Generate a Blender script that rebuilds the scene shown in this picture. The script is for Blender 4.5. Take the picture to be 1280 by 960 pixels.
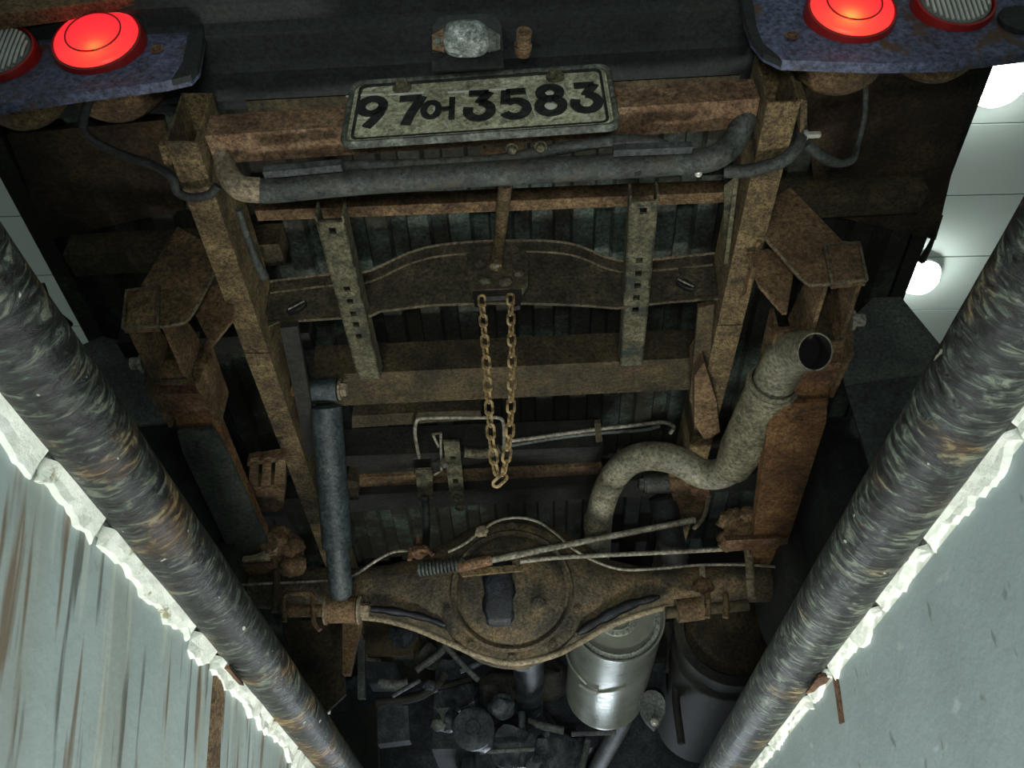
import bpy, bmesh, math, random
from mathutils import Vector as V, Matrix, noise
random.seed(7)
for o in list(bpy.data.objects): bpy.data.objects.remove(o)
S = bpy.context.scene
COL = S.collection
# ------------------------------------------------------------------ camera
F = 1100.0                                  # focal length in pixels of the 1280x960 frame
CAM = V((0, 0, -0.40))                      # ground is z = 0, camera stands in the pit
TH = math.atan(820 / F); PSI = math.atan(40 * math.cos(TH) / F)
HD = V((-math.sin(PSI), math.cos(PSI), 0)); RT = V((math.cos(PSI), math.sin(PSI), 0))
FW = HD * math.cos(TH) + V((0, 0, math.sin(TH))); UP = -HD * math.sin(TH) + V((0, 0, math.cos(TH)))
cd = bpy.data.cameras.new('camera'); cam = bpy.data.objects.new('camera', cd); COL.objects.link(cam)
cd.sensor_width = 36; cd.lens = 36 * F / 1280; cd.clip_start = 0.02
cam.matrix_world = Matrix(((RT.x, UP.x, -FW.x, CAM.x), (RT.y, UP.y, -FW.y, CAM.y), (RT.z, UP.z, -FW.z, CAM.z), (0, 0, 0, 1)))
S.camera = cam
# ------------------------------------------------------------------ world, lights, exposure
S.view_settings.view_transform = 'Standard'; S.view_settings.look = 'None'
S.view_settings.gamma = 1; S.view_settings.use_curve_mapping = False
S.view_settings.exposure = 0.28
w = bpy.data.worlds.new('world'); S.world = w; w.use_nodes = True
w.node_tree.nodes['Background'].inputs[0].default_value = (0.74, 0.86, 0.80, 1)
w.node_tree.nodes['Background'].inputs[1].default_value = 0.30
def area(name, loc, target, sx, sy, power, col):
    l = bpy.data.lights.new(name, 'AREA'); l.shape = 'RECTANGLE'; l.size = sx; l.size_y = sy; l.energy = power; l.color = col
    o = bpy.data.objects.new(name, l); COL.objects.link(o); o.location = loc
    o.rotation_euler = (V(target) - V(loc)).to_track_quat('-Z', 'Y').to_euler(); return o
area('pit_lamp_below_offscreen', (0.05, 1.30, -1.02), (0.0, 1.05, 0.5), 0.5, 0.14, 11, (1.0, 0.99, 0.90))
area('pit_lamp_behind_offscreen', (-0.05, -0.45, -0.75), (0.0, 0.75, 0.4), 0.5, 0.14, 9, (0.97, 1.0, 0.95))
area('pit_lamp_front_offscreen', (0.08, 4.40, -0.36), (0.08, 2.2, 0.1), 0.5, 0.14, 7, (0.80, 0.90, 1.0))
# ------------------------------------------------------------------ pixel to point
def ray(u, v): return RT * ((u - 640) / F) + UP * ((480 - v) / F) + FW
def D(u, v, d): return CAM + ray(u, v) * d
def Zp(u, v, z): r = ray(u, v); return CAM + r * ((z - CAM.z) / r.z)
def Yp(u, v, y): r = ray(u, v); return CAM + r * (y / r.y)
def Xp(u, v, x): r = ray(u, v); return CAM + r * (x / r.x)
KR, XC = 0.045, -0.066                       # the sprung body leans a little on its springs
def B(u, v, z0): r = ray(u, v); s = (z0 - KR * XC - CAM.z) / (r.z - KR * r.x); return CAM + r * s
# ------------------------------------------------------------------ materials
def lin(c): return tuple((x / 255 / 12.92) if x <= 10 else ((x / 255 + 0.055) / 1.055) ** 2.4 for x in c) + (1,)
class NT:
    def __init__(s, name):
        s.m = bpy.data.materials.new(name); s.m.use_nodes = True; s.t = s.m.node_tree
        s.b = s.t.nodes['Principled BSDF']; s.tc = s.n('ShaderNodeTexCoord')
    def n(s, k, **kw):
        x = s.t.nodes.new(k)
        for a, b in kw.items(): setattr(x, a, b)
        return x
    def l(s, a, b): s.t.links.new(a, b)
    def map(s, sc=(1, 1, 1), rot=(0, 0, 0), loc=(0, 0, 0)):
        m = s.n('ShaderNodeMapping'); m.inputs['Scale'].default_value = sc; m.inputs['Rotation'].default_value = rot; m.inputs['Location'].default_value = loc
        s.l(s.tc.outputs['Object'], m.inputs['Vector']); return m.outputs[0]
    def noise(s, scale, detail=5, rough=0.6, vec=None, dist=0.0):
        x = s.n('ShaderNodeTexNoise'); x.inputs['Scale'].default_value = scale; x.inputs['Detail'].default_value = detail
        x.inputs['Roughness'].default_value = rough; x.inputs['Distortion'].default_value = dist
        s.l(vec if vec is not None else s.tc.outputs['Object'], x.inputs['Vector']); return x.outputs[0]
    def vor(s, scale, vec=None):
        x = s.n('ShaderNodeTexVoronoi'); x.inputs['Scale'].default_value = scale
        s.l(vec if vec is not None else s.tc.outputs['Object'], x.inputs['Vector']); return x.outputs[0]
    def ramp(s, fac, stops):
        r = s.n('ShaderNodeValToRGB'); e = r.color_ramp.elements
        while len(e) < len(stops): e.new(0.5)
        for i, (p, c) in enumerate(stops): e[i].position = p; e[i].color = c
        s.l(fac, r.inputs[0]); return r.outputs[0]
    def bw(s, fac, a, b): return s.ramp(fac, [(a, (0, 0, 0, 1)), (b, (1, 1, 1, 1))])
    def mix(s, fac, a, b, mode='MIX'):
        x = s.n('ShaderNodeMix', data_type='RGBA', blend_type=mode)
        for sock, val in ((x.inputs[0], fac), (x.inputs[6], a), (x.inputs[7], b)):
            if isinstance(val, (int, float, tuple)): sock.default_value = val
            else: s.l(val, sock)
        return x.outputs[2]
    def bump(s, h, st, dist=0.004, prev=None):
        b = s.n('ShaderNodeBump'); b.inputs['Strength'].default_value = st; b.inputs['Distance'].default_value = dist
        s.l(h, b.inputs['Height'])
        if prev: s.l(prev, b.inputs['Normal'])
        s.l(b.outputs[0], s.b.inputs['Normal']); return b.outputs[0]
    def col(s, c):
        if isinstance(c, tuple): s.b.inputs['Base Color'].default_value = c
        else: s.l(c, s.b.inputs['Base Color'])
    def rough(s, r):
        if isinstance(r, (int, float)): s.b.inputs['Roughness'].default_value = r
        else: s.l(r, s.b.inputs['Roughness'])
M = {}
def grime(name, c1, c2, c3, scale=14, rough=0.75, metal=0.0, bump=0.5, pit=0.35, fine=150, pits=300, spot=None):
    t = NT(name)
    a = t.noise(scale, 8, 0.7); base = t.ramp(a, [(0.32, lin(c1)), (0.50, lin(c2)), (0.66, lin(c3))])
    f = t.noise(fine, 6, 0.75); base = t.mix(0.8, base, t.ramp(f, [(0.36, (0.16, 0.16, 0.16, 1)), (0.64, (1.95, 1.95, 1.95, 1))]), 'MULTIPLY')
    if spot: base = t.mix(t.bw(t.noise(20, 7, 0.7, t.map((1, 1, 1), (0, 0, 0), (3, 1, 2))), 0.55, 0.64), base, lin(spot))
    if pit:
        p = t.bw(t.vor(pits), 0.08, 0.5); base = t.mix(pit, base, t.mix(1.0, base, p, 'MULTIPLY'))
    t.col(base); t.rough(rough); t.b.inputs['Metallic'].default_value = metal
    t.bump(t.mix(0.35, f, a), bump, 0.006); M[name] = t.m
grime('rust_gold', (56, 46, 31), (104, 88, 59), (136, 118, 82), 16, 0.8, bump=1.0, pit=0.8, pits=260)
grime('bar_rust', (62, 45, 34), (112, 86, 62), (136, 114, 88), 18, 0.85, bump=0.9, pit=0.5)
grime('rust_red', (58, 38, 28), (104, 74, 52), (134, 108, 82), 18, 0.85, bump=0.9, pit=0.5)
grime('rust_leaf', (60, 40, 22), (104, 72, 40), (134, 102, 66), 14, 0.8, bump=0.8, pit=0.5)
grime('rust_brown', (54, 42, 28), (106, 84, 58), (136, 112, 80), 14, 0.8, bump=0.9, pit=0.6)
grime('rust_pale', (92, 82, 66), (132, 120, 98), (150, 138, 114), 12, 0.75, bump=0.6, pit=0.4)
grime('hanger_pale', (62, 56, 44), (102, 94, 74), (126, 116, 92), 16, 0.75, bump=0.9, pit=0.6)
grime('grime_brown', (34, 30, 20), (66, 57, 38), (92, 80, 54), 12, 0.8, bump=0.8)
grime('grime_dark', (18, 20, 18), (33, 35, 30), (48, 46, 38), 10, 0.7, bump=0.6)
grime('axle_rust', (36, 35, 31), (82, 74, 58), (118, 98, 68), 11, 0.72, bump=1.0, pit=0.6)
grime('axle_oil', (10, 12, 16), (20, 24, 31), (40, 46, 56), 20, 0.3, bump=0.5, pit=0.2)
grime('bed_floor', (28, 24, 16), (44, 44, 35), (82, 100, 92), 4.5, 0.75, bump=0.5, pit=0.2)
grime('sill_paint', (15, 20, 21), (26, 33, 34), (38, 43, 39), 6, 0.65, bump=0.4, pit=0.1)
grime('bumper_paint', (34, 38, 37), (58, 63, 60), (78, 83, 78), 22, 0.5, bump=0.6, pit=0.3, spot=(70, 66, 56))
grime('slate_rubber', (36, 41, 42), (55, 61, 63), (72, 78, 79), 30, 0.6, bump=0.6, pit=0.1)
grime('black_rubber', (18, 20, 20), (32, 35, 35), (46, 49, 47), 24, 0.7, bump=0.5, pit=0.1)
grime('shock_paint', (30, 38, 40), (52, 63, 66), (80, 90, 90), 18, 0.42, bump=0.4, pit=0.3)
grime('leaf_grey', (36, 40, 38), (58, 64, 60), (80, 84, 76), 12, 0.55, bump=0.4, pit=0.3)
grime('pipe_dust', (88, 86, 74), (118, 115, 98), (142, 138, 118), 16, 0.5, bump=0.35, pit=0.15)
grime('pipe_grime', (62, 58, 44), (116, 112, 90), (146, 140, 116), 20, 0.55, bump=0.9, pit=0.5)
grime('blue_paint', (58, 60, 66), (76, 84, 108), (98, 106, 130), 12, 0.5, bump=0.4, pit=0.3, spot=(88, 66, 50))
grime('wire_steel', (84, 81, 70), (124, 120, 106), (154, 150, 136), 40, 0.5, bump=0.3, pit=0.2)
grime('chain_rust', (96, 78, 52), (160, 134, 92), (192, 168, 124), 60, 0.6, bump=0.5, pit=0.2)
grime('strap_steel', (46, 46, 34), (90, 87, 66), (118, 113, 90), 28, 0.7, bump=1.0, pit=0.6, spot=(46, 54, 48))
grime('plate_white', (110, 110, 88), (160, 160, 134), (192, 192, 168), 22, 0.5, bump=0.4, pit=0.3)
grime('plate_frame', (40, 43, 38), (70, 75, 68), (108, 114, 102), 40, 0.42, bump=0.5, pit=0.3)
grime('plate_ink', (16, 18, 18), (28, 31, 30), (44, 46, 43), 60, 0.5, bump=0.3, pit=0.1)
grime('grey_metal', (48, 52, 51), (76, 82, 79), (100, 106, 100), 9, 0.6, bump=0.5, pit=0.2)
grime('navy_case', (26, 31, 36), (48, 55, 61), (80, 88, 94), 15, 0.42, bump=0.6, pit=0.3)
grime('board_brown', (24, 18, 12), (50, 38, 23), (74, 58, 36), 9, 0.85, bump=0.6, pit=0.3)
grime('cm_steel', (40, 37, 28), (74, 68, 52), (102, 94, 72), 16, 0.75, bump=1.0, pit=0.4)
grime('dirty_lens', (60, 66, 62), (120, 130, 126), (176, 184, 180), 70, 0.35, bump=0.5, pit=0.4)
grime('cloth_pale', (120, 108, 84), (166, 152, 124), (186, 176, 150), 30, 0.8, bump=0.5, pit=0)
def plain(name, c, rough=0.5, metal=0.0, emit=None, es=0.0, trans=0.0):
    t = NT(name); f = t.noise(60, 3, 0.6)
    t.col(t.mix(0.35, lin(c), t.ramp(f, [(0.3, (0.55, 0.55, 0.55, 1)), (0.7, (1.3, 1.3, 1.3, 1))]), 'MULTIPLY')); t.rough(rough)
    t.b.inputs['Metallic'].default_value = metal; t.b.inputs['Transmission Weight'].default_value = trans
    if emit: t.b.inputs['Emission Color'].default_value = lin(emit); t.b.inputs['Emission Strength'].default_value = es
    M[name] = t.m
plain('red_rim', (140, 26, 24), 0.4)
def lens_mat():
    t = NT('red_lens'); a = t.noise(220, 2)
    tr = t.n('ShaderNodeBsdfTranslucent'); tr.inputs[0].default_value = (1.0, 0.16, 0.10, 1)
    t.b.inputs['Base Color'].default_value = lin((220, 30, 36)); t.b.inputs['Roughness'].default_value = 0.3; t.bump(a, 0.15, 0.002)
    t.b.inputs['Emission Color'].default_value = lin((255, 48, 62)); t.b.inputs['Emission Strength'].default_value = 1.25
    mx = t.n('ShaderNodeMixShader'); mx.inputs[0].default_value = 0.45; t.l(t.b.outputs[0], mx.inputs[1]); t.l(tr.outputs[0], mx.inputs[2])
    t.l(mx.outputs[0], t.t.nodes['Material Output'].inputs[0]); M['red_lens'] = t.m
lens_mat()
plain('bulb_glow', (255, 200, 80), 0.3, emit=(255, 190, 80), es=8.0)
plain('clear_lens', (96, 102, 98), 0.2)
plain('lens_rib', (190, 195, 188), 0.25)
plain('white_enamel', (225, 228, 225), 0.4)
plain('lamp_glow', (255, 255, 255), 0.4, emit=(244, 255, 250), es=26.0)
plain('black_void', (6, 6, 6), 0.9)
plain('bright_bolt', (190, 190, 180), 0.35, 0.4)
def muffler_mat():
    t = NT('muffler_steel'); a = t.noise(9, 4); f = t.noise(30, 4, 0.6, t.map((1, 3, 1)))
    t.col(t.ramp(a, [(0.3, lin((112, 118, 108))), (0.7, lin((158, 164, 152)))])); t.b.inputs['Metallic'].default_value = 0.30
    t.rough(t.ramp(f, [(0.3, (0.26,) * 3 + (1,)), (0.7, (0.42,) * 3 + (1,))])); t.bump(f, 0.12, 0.004); M['muffler_steel'] = t.m
muffler_mat()
grime('muffler_cap_steel', (96, 102, 94), (138, 146, 136), (168, 174, 164), 12, 0.35, metal=0.3, bump=0.2, pit=0.1)
def wall_mat(name, base, streak, shear):
    t = NT(name)
    sep = t.n('ShaderNodeSeparateXYZ'); t.l(t.tc.outputs['Object'], sep.inputs[0])
    sh = t.n('ShaderNodeMath', operation='MULTIPLY_ADD'); t.l(sep.outputs[2], sh.inputs[0]); sh.inputs[1].default_value = shear; t.l(sep.outputs[1], sh.inputs[2])
    comb = t.n('ShaderNodeCombineXYZ'); t.l(sh.outputs[0], comb.inputs[1]); t.l(sep.outputs[2], comb.inputs[2])
    def st(sy, sz, sc, det=3, ro=0.55, off=0.0):
        m = t.n('ShaderNodeMapping'); m.inputs['Scale'].default_value = (0, sy, sz); m.inputs['Location'].default_value = (off, 0, 0); t.l(comb.outputs[0], m.inputs['Vector'])
        return t.noise(sc, det, ro, m.outputs[0])
    mott = t.noise(7, 5, 0.6); c = t.mix(0.6, lin(base), t.ramp(mott, [(0.3, (0.80, 0.82, 0.82, 1)), (0.7, (1.12, 1.12, 1.14, 1))]), 'MULTIPLY')
    if streak:
        wide = t.bw(st(1, 0.05, 11, 2, 0.5, 3.1), 0.50, 0.68); c = t.mix(t.mix(1.0, wide, (0.30, 0.30, 0.30, 1), 'MULTIPLY'), c, lin((132, 126, 98)))
        brn = t.bw(st(1, 0.10, 38, 2, 0.5), 0.59, 0.66); c = t.mix(t.mix(1.0, brn, (0.75, 0.75, 0.75, 1), 'MULTIPLY'), c, lin((104, 76, 40)))
        drk = t.bw(st(1, 0.10, 52, 2, 0.5, 7.7), 0.58, 0.66); c = t.mix(t.mix(1.0, drk, (0.7, 0.7, 0.7, 1), 'MULTIPLY'), c, lin((62, 58, 44)))
        lit = t.bw(st(1, 0.10, 48, 2, 0.5, 1.7), 0.60, 0.68); c = t.mix(t.mix(1.0, lit, (0.5, 0.5, 0.5, 1), 'MULTIPLY'), c, lin((190, 200, 190)))
        zg = t.n('ShaderNodeMath', operation='MULTIPLY_ADD'); t.l(sep.outputs[2], zg.inputs[0]); zg.inputs[1].default_value = 0.9; t.l(t.noise(13, 6, 0.7, comb.outputs[0]), zg.inputs[2])
        blot = t.bw(zg.outputs[0], 0.55, 0.64); c = t.mix(t.mix(1.0, blot, (0.7, 0.7, 0.7, 1), 'MULTIPLY'), c, lin((104, 84, 46)))
    else:
        mark = t.bw(t.noise(30, 3, 0.5, t.map((1, 0.5, 1.4))), 0.66, 0.72); c = t.mix(t.mix(1.0, mark, (0.6, 0.6, 0.6, 1), 'MULTIPLY'), c, lin((196, 206, 208)))
        mk2 = t.bw(t.noise(42, 3, 0.5, t.map((1, 1, 0.6), (0, 0, 0), (4, 2, 1))), 0.66, 0.72); c = t.mix(t.mix(1.0, mk2, (0.6, 0.6, 0.6, 1), 'MULTIPLY'), c, lin((96, 104, 100)))
    t.col(c); t.rough(0.5); nb = t.bump(mott, 0.35, 0.006); t.bump(t.noise(70, 4, 0.6), 0.25, 0.003, nb); M[name] = t.m
wall_mat('pit_wall_stained', (164, 178, 178), True, 0.42)
wall_mat('pit_wall_grey', (158, 172, 174), False, 0.0)
def pipe_mat(name, seed, rustamt, dk):
    t = NT(name); sg = 1 if seed == 1 else -1
    a = t.noise(1.0, 7, 0.68, t.map((30, 95, 30), (0, 0, 0.35 * sg), (seed * 3.1, 0, 0)), 1.2)
    b = t.noise(26, 6, 0.7, None, 0.8); a = t.mix(0.28, a, b)
    k = lambda *c: lin(tuple(int(x * dk) for x in c))
    c = t.ramp(a, [(0.42, k(7, 9, 8)), (0.485, k(24, 29, 27)), (0.54, k(62, 72, 65)), (0.60, k(124, 134, 116))])
    big = t.bw(t.noise(9, 6, 0.65, t.map((1, 1, 1), (0, 0, 0), (0, seed * 2.3, 0))), rustamt, rustamt + 0.10)
    c = t.mix(big, c, t.ramp(a, [(0.42, lin((20, 15, 10))), (0.50, lin((76, 56, 33))), (0.59, lin((160, 136, 92)))]))
    chip = t.bw(t.noise(75, 2, 0.5, t.map((1, 0.7, 1), (0, 0, 0), (seed, 0, 0))), 0.73, 0.76); c = t.mix(chip, c, lin((190, 196, 180)))
    t.col(c); t.rough(t.ramp(a, [(0.3, (0.34,) * 3 + (1,)), (0.7, (0.55,) * 3 + (1,))])); t.bump(a, 1.0, 0.008); M[name] = t.m
pipe_mat('pit_pipe_dark', 1, 0.52, 0.85); pipe_mat('pit_pipe_grey', 2, 0.56, 1.0)
def mortar_mat():
    t = NT('white_mortar'); a = t.noise(40, 5, 0.65)
    t.col(t.ramp(a, [(0.30, lin((150, 148, 120))), (0.38, lin((226, 233, 222))), (0.7, lin((246, 250, 244)))])); t.rough(0.8); t.bump(a, 0.6, 0.006); M['white_mortar'] = t.m
mortar_mat()
def ceil_mat():
    t = NT('ceiling_panel_white'); a = t.noise(1.2, 3)
    t.col(t.ramp(a, [(0.3, lin((205, 216, 208))), (0.7, lin((222, 230, 224)))])); t.rough(0.55); M['ceiling_panel_white'] = t.m
ceil_mat()
grime('concrete', (96, 100, 96), (126, 130, 126), (148, 152, 146), 5, 0.85, bump=0.3, pit=0.2)
# ------------------------------------------------------------------ mesh helpers (all points in world coordinates)
def finish(name, bm, mat, parent=None, smooth=False, bevel=0.0):
    if bevel:
        ed = [e for e in bm.edges if len(e.link_faces) == 2 and e.calc_face_angle(0) > 0.5]
        bmesh.ops.bevel(bm, geom=ed, offset=bevel, segments=1, affect='EDGES', profile=0.5)
    bmesh.ops.recalc_face_normals(bm, faces=bm.faces)
    me = bpy.data.meshes.new(name); bm.to_mesh(me); bm.free()
    for p in me.polygons: p.use_smooth = smooth
    if smooth:
        try: me.set_sharp_from_angle(angle=0.9)
        except Exception: pass
    me.materials.append(M[mat]); o = bpy.data.objects.new(name, me); COL.objects.link(o)
    if parent: link(o, parent)
    return o
def wm(o):
    m = o.matrix_basis.copy()
    return wm(o.parent) @ o.matrix_parent_inverse @ m if o.parent else m
def link(o, p): o.parent = p; o.matrix_parent_inverse = wm(p).inverted()
def loftbm(bm, rings, c0=True, c1=True, closed=False):
    vs = [[bm.verts.new(p) for p in r] for r in rings]; n = len(vs[0]); k = len(vs)
    for i in range(k if closed else k - 1):
        a, b = vs[i], vs[(i + 1) % k]
        for j in range(n): bm.faces.new((a[j], a[(j + 1) % n], b[(j + 1) % n], b[j]))
    if not closed:
        if c0: bm.faces.new(vs[0][::-1])
        if c1: bm.faces.new(vs[-1])
def smoothpath(pts, sub):
    if sub < 2 or len(pts) < 3: return [V(p) for p in pts]
    P = [V(p) for p in pts]; P = [P[0] * 2 - P[1]] + P + [P[-1] * 2 - P[-2]]; out = []
    for i in range(1, len(P) - 2):
        for k in range(sub):
            t = k / sub; a, b, c, d = P[i - 1:i + 3]
            out.append(0.5 * ((2 * b) + (c - a) * t + (2 * a - 5 * b + 4 * c - d) * t * t + (3 * b - a - 3 * c + d) * t ** 3))
    return out + [P[-2]]
def frames(P):
    T = [(P[min(i + 1, len(P) - 1)] - P[max(i - 1, 0)]).normalized() for i in range(len(P))]
    n = T[0].orthogonal().normalized(); N = []
    for t in T:
        n = n - t * n.dot(t); n = n.normalized() if n.length > 1e-6 else t.orthogonal().normalized(); N.append(n)
    return T, N
def tuberings(P, R, seg):
    T, N = frames(P); out = []
    for p, t, n, r in zip(P, T, N, R):
        b = t.cross(n); out.append([p + (n * math.cos(2 * math.pi * k / seg) + b * math.sin(2 * math.pi * k / seg)) * r for k in range(seg)])
    return out
def tube(name, pts, r, mat, parent=None, seg=12, sub=5, hollow=0.0):
    P = smoothpath(pts, sub); n = len(P)
    if isinstance(r, (int, float)): R = [r] * n
    else: R = [r[min(int(i / (n - 1) * (len(r) - 1)), len(r) - 2)] * (1 - (i / (n - 1) * (len(r) - 1)) % 1) + r[min(int(i / (n - 1) * (len(r) - 1)) + 1, len(r) - 1)] * ((i / (n - 1) * (len(r) - 1)) % 1) for i in range(n - 1)] + [r[-1]]
    bm = bmesh.new(); rings = tuberings(P, R, seg)
    if hollow:                                  # open at the far end
        inner = [[c + (q - c) * hollow for q in ring] for ring, c in zip(rings, P)]
        rings = rings + inner[::-1][:max(3, n // 2)]
    loftbm(bm, rings); return finish(name, bm, mat, parent, True)
def lathe(name, p0, p1, prof, mat, parent=None, seg=28, c0=True, c1=True):
    p0, p1 = V(p0), V(p1); t = (p1 - p0).normalized(); n = t.orthogonal().normalized(); b = t.cross(n); bm = bmesh.new()
    loftbm(bm, [[p0 + t * d + (n * math.cos(2 * math.pi * k / seg) + b * math.sin(2 * math.pi * k / seg)) * r for k in range(seg)] for d, r in prof], c0, c1)
    return finish(name, bm, mat, parent, True)
def slabbm(bm, poly, th):
    th = V(th); a = [bm.verts.new(p) for p in poly]; b = [bm.verts.new(V(p) + th) for p in poly]; n = len(a)
    bm.faces.new(a); bm.faces.new(b[::-1])
    for i in range(n): bm.faces.new((a[i], b[i], b[(i + 1) % n], a[(i + 1) % n]))
def slab(name, poly, th, mat, parent=None, bevel=0.0015):
    bm = bmesh.new(); slabbm(bm, poly, th); return finish(name, bm, mat, parent, False, bevel)
def rect(c, x, z, w, h): return [c - x * w / 2 - z * h / 2, c + x * w / 2 - z * h / 2, c + x * w / 2 + z * h / 2, c - x * w / 2 + z * h / 2]
def beam(name, a, b, w, h, mat, parent=None, up=(0, 0, 1), hollow=0.0, bevel=0.003, depth=0.25):
    a, b = V(a), V(b); t = (b - a).normalized(); x = t.cross(V(up)).normalized(); z = x.cross(t); bm = bmesh.new()
    if hollow:
        W, H = w - 2 * hollow, h - 2 * hollow
        loftbm(bm, [rect(a + t * depth, x, z, W, H), rect(a, x, z, W, H), rect(a, x, z, w, h), rect(b, x, z, w, h)])
    else: loftbm(bm, [rect(a, x, z, w, h), rect(b, x, z, w, h)])
    return finish(name, bm, mat, parent, False, bevel)
def bolt(p, ax, r, h, mat, parent, name='bolt'):
    p, ax = V(p), V(ax).normalized(); n = ax.orthogonal().normalized(); b = ax.cross(n); bm = bmesh.new()
    ring = lambda d, q, s, o=0: [p + ax * d + (n * math.cos(2 * math.pi * (k + o) / s) + b * math.sin(2 * math.pi * (k + o) / s)) * q for k in range(s)]
    loftbm(bm, [ring(0, r * 1.45, 12), ring(h * 0.25, r * 1.45, 12)]); loftbm(bm, [ring(h * 0.25, r, 6), ring(h * 0.9, r, 6), ring(h, r * 0.8, 6)])
    return finish(name, bm, mat, parent)
def lump(name, c, rx, ry, rz, mat, parent, seed=0, amp=0.25):
    bm = bmesh.new(); bmesh.ops.create_icosphere(bm, subdivisions=3, radius=1)
    for q in bm.verts:
        k = 1 + amp * noise.noise(q.co * 1.6 + V((seed * 3.7, seed, 0))) + amp * 0.5 * noise.noise(q.co * 4 + V((seed, 5, 0)))
        q.co = V(c) + V((q.co.x * rx, q.co.y * ry, q.co.z * rz)) * k
    return finish(name, bm, mat, parent, True)
def empty(name, loc): o = bpy.data.objects.new(name, None); COL.objects.link(o); o.location = loc; o.empty_display_size = 0.1; return o
def tag(o, label=None, cat=None, group=None, kind=None):
    for k, v in (('label', label), ('category', cat), ('group', group), ('kind', kind)):
        if v: o[k] = v
    return o
X, Y, Zv = V((1, 0, 0)), V((0, 1, 0)), V((0, 0, 1))
def boxm(name, lo, hi, mat, parent=None, bevel=0.0):
    (a, b, c), (d, e, f) = lo, hi
    return slab(name, [V((a, b, c)), V((d, b, c)), V((d, e, c)), V((a, e, c))], (0, 0, f - c), mat, parent, bevel)
#@@SETTING
# ------------------------------------------------------------------ the setting: pit, floor, ceiling
XL, XR = -0.402, 0.378
def pitwall(name, x, side, mat):
    bm = bmesh.new(); n = 90
    ring = []
    slabbm(bm, [V((x, -1.5, -1.6)), V((x, 5.0, -1.6)), V((x, 5.0, -0.03)), V((x, -1.5, -0.03))], (0.2 * side, 0, 0))
    return tag(finish(name, bm, mat), kind='structure')
pitwall('wall_left', XL, -1, 'pit_wall_stained'); pitwall('wall_right', XR, 1, 'pit_wall_grey')
tag(boxm('wall_front', (XL - 0.2, 5.0, -1.6), (XR + 0.2, 5.2, -0.05), 'pit_wall_grey'), kind='structure')
tag(boxm('wall_back', (XL - 0.2, -1.7, -1.6), (XR + 0.2, -1.5, -0.05), 'pit_wall_grey'), kind='structure')
bm = bmesh.new()
for a, b, c, d in ((-8, -6, XL - 0.20, 12), (XR + 0.20, -6, 8, 12), (XL - 0.20, 5.0, XR + 0.20, 12), (XL - 0.20, -6, XR + 0.20, -1.5)):
    slabbm(bm, [V((a, b, -0.05)), V((c, b, -0.05)), V((c, d, -0.05)), V((a, d, -0.05))], (0, 0, 0.05))
for a, c in ((XL - 0.2, XL - 0.005), (XR + 0.005, XR + 0.2)): slabbm(bm, [V((a, -1.5, -0.028)), V((c, -1.5, -0.028)), V((c, 5, -0.028)), V((a, 5, -0.028))], (0, 0, 0.028))
slabbm(bm, [V((XL - 0.2, -1.7, -1.7)), V((XR + 0.2, -1.7, -1.7)), V((XR + 0.2, 5.2, -1.7)), V((XL - 0.2, 5.2, -1.7))], (0, 0, 0.1))
tag(finish('floor', bm, 'concrete'), kind='structure')
# white mortar lip under each pipe, broken into pieces
def mortar(name, x, side, ys, zb, seed):
    rnd = random.Random(seed)
    t = tag(boxm(name, (min(x, x + 0.004 * side), -1.5, -0.03), (max(x, x + 0.004 * side), 5.0, -0.001), 'white_mortar'), kind='structure')
    for i in range(len(ys) - 1):
        a, b = ys[i] + 0.002, ys[i + 1] - 0.002 - rnd.random() * 0.006; n = max(8, int((b - a) / 0.007)); th = 0.003 + rnd.random() * 0.004
        bm = bmesh.new(); rings = []
        for k in range(n + 1):
            y = a + (b - a) * k / n; nz = lambda f, o: noise.noise(V((k * f + 0.3, i * 7.37 + o, seed + 0.5)))
            z = zb + 0.014 * nz(0.131, 0.4) + 0.008 * nz(0.367, 2.6) + 0.004 * nz(0.91, 5.1); m = (z - 0.018) / 2
            e = 0.25 if k in (0, n) else 1.0
            rings.append([V((x, y, z)), V((x - side * e * (0.004 + th * 0.5 + 0.002 * nz(0.43, 8)), y, z + 0.001)), V((x - side * e * (0.0085 + 0.004 * nz(0.29, 11)), y, m + 0.003 * nz(0.5, 14))), V((x - side * e * 0.012, y, -0.018)), V((x, y, -0.016))])
        loftbm(bm, rings); finish('mortar_piece', bm, 'white_mortar', t, False)
mortar('trim_1', XL, -1, [-1.0, -0.3, 0.18, 0.33, 0.43, 0.60, 0.72, 0.98, 1.06, 1.34, 1.5, 1.8, 2.2, 2.9, 3.9], -0.037, 3)
mortar('trim_2', XR, 1, [-1.0, -0.2, 0.25, 0.44, 0.58, 0.78, 0.93, 1.13, 1.24, 1.5, 1.9, 2.5, 3.3, 4.2], -0.029, 5)
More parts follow.
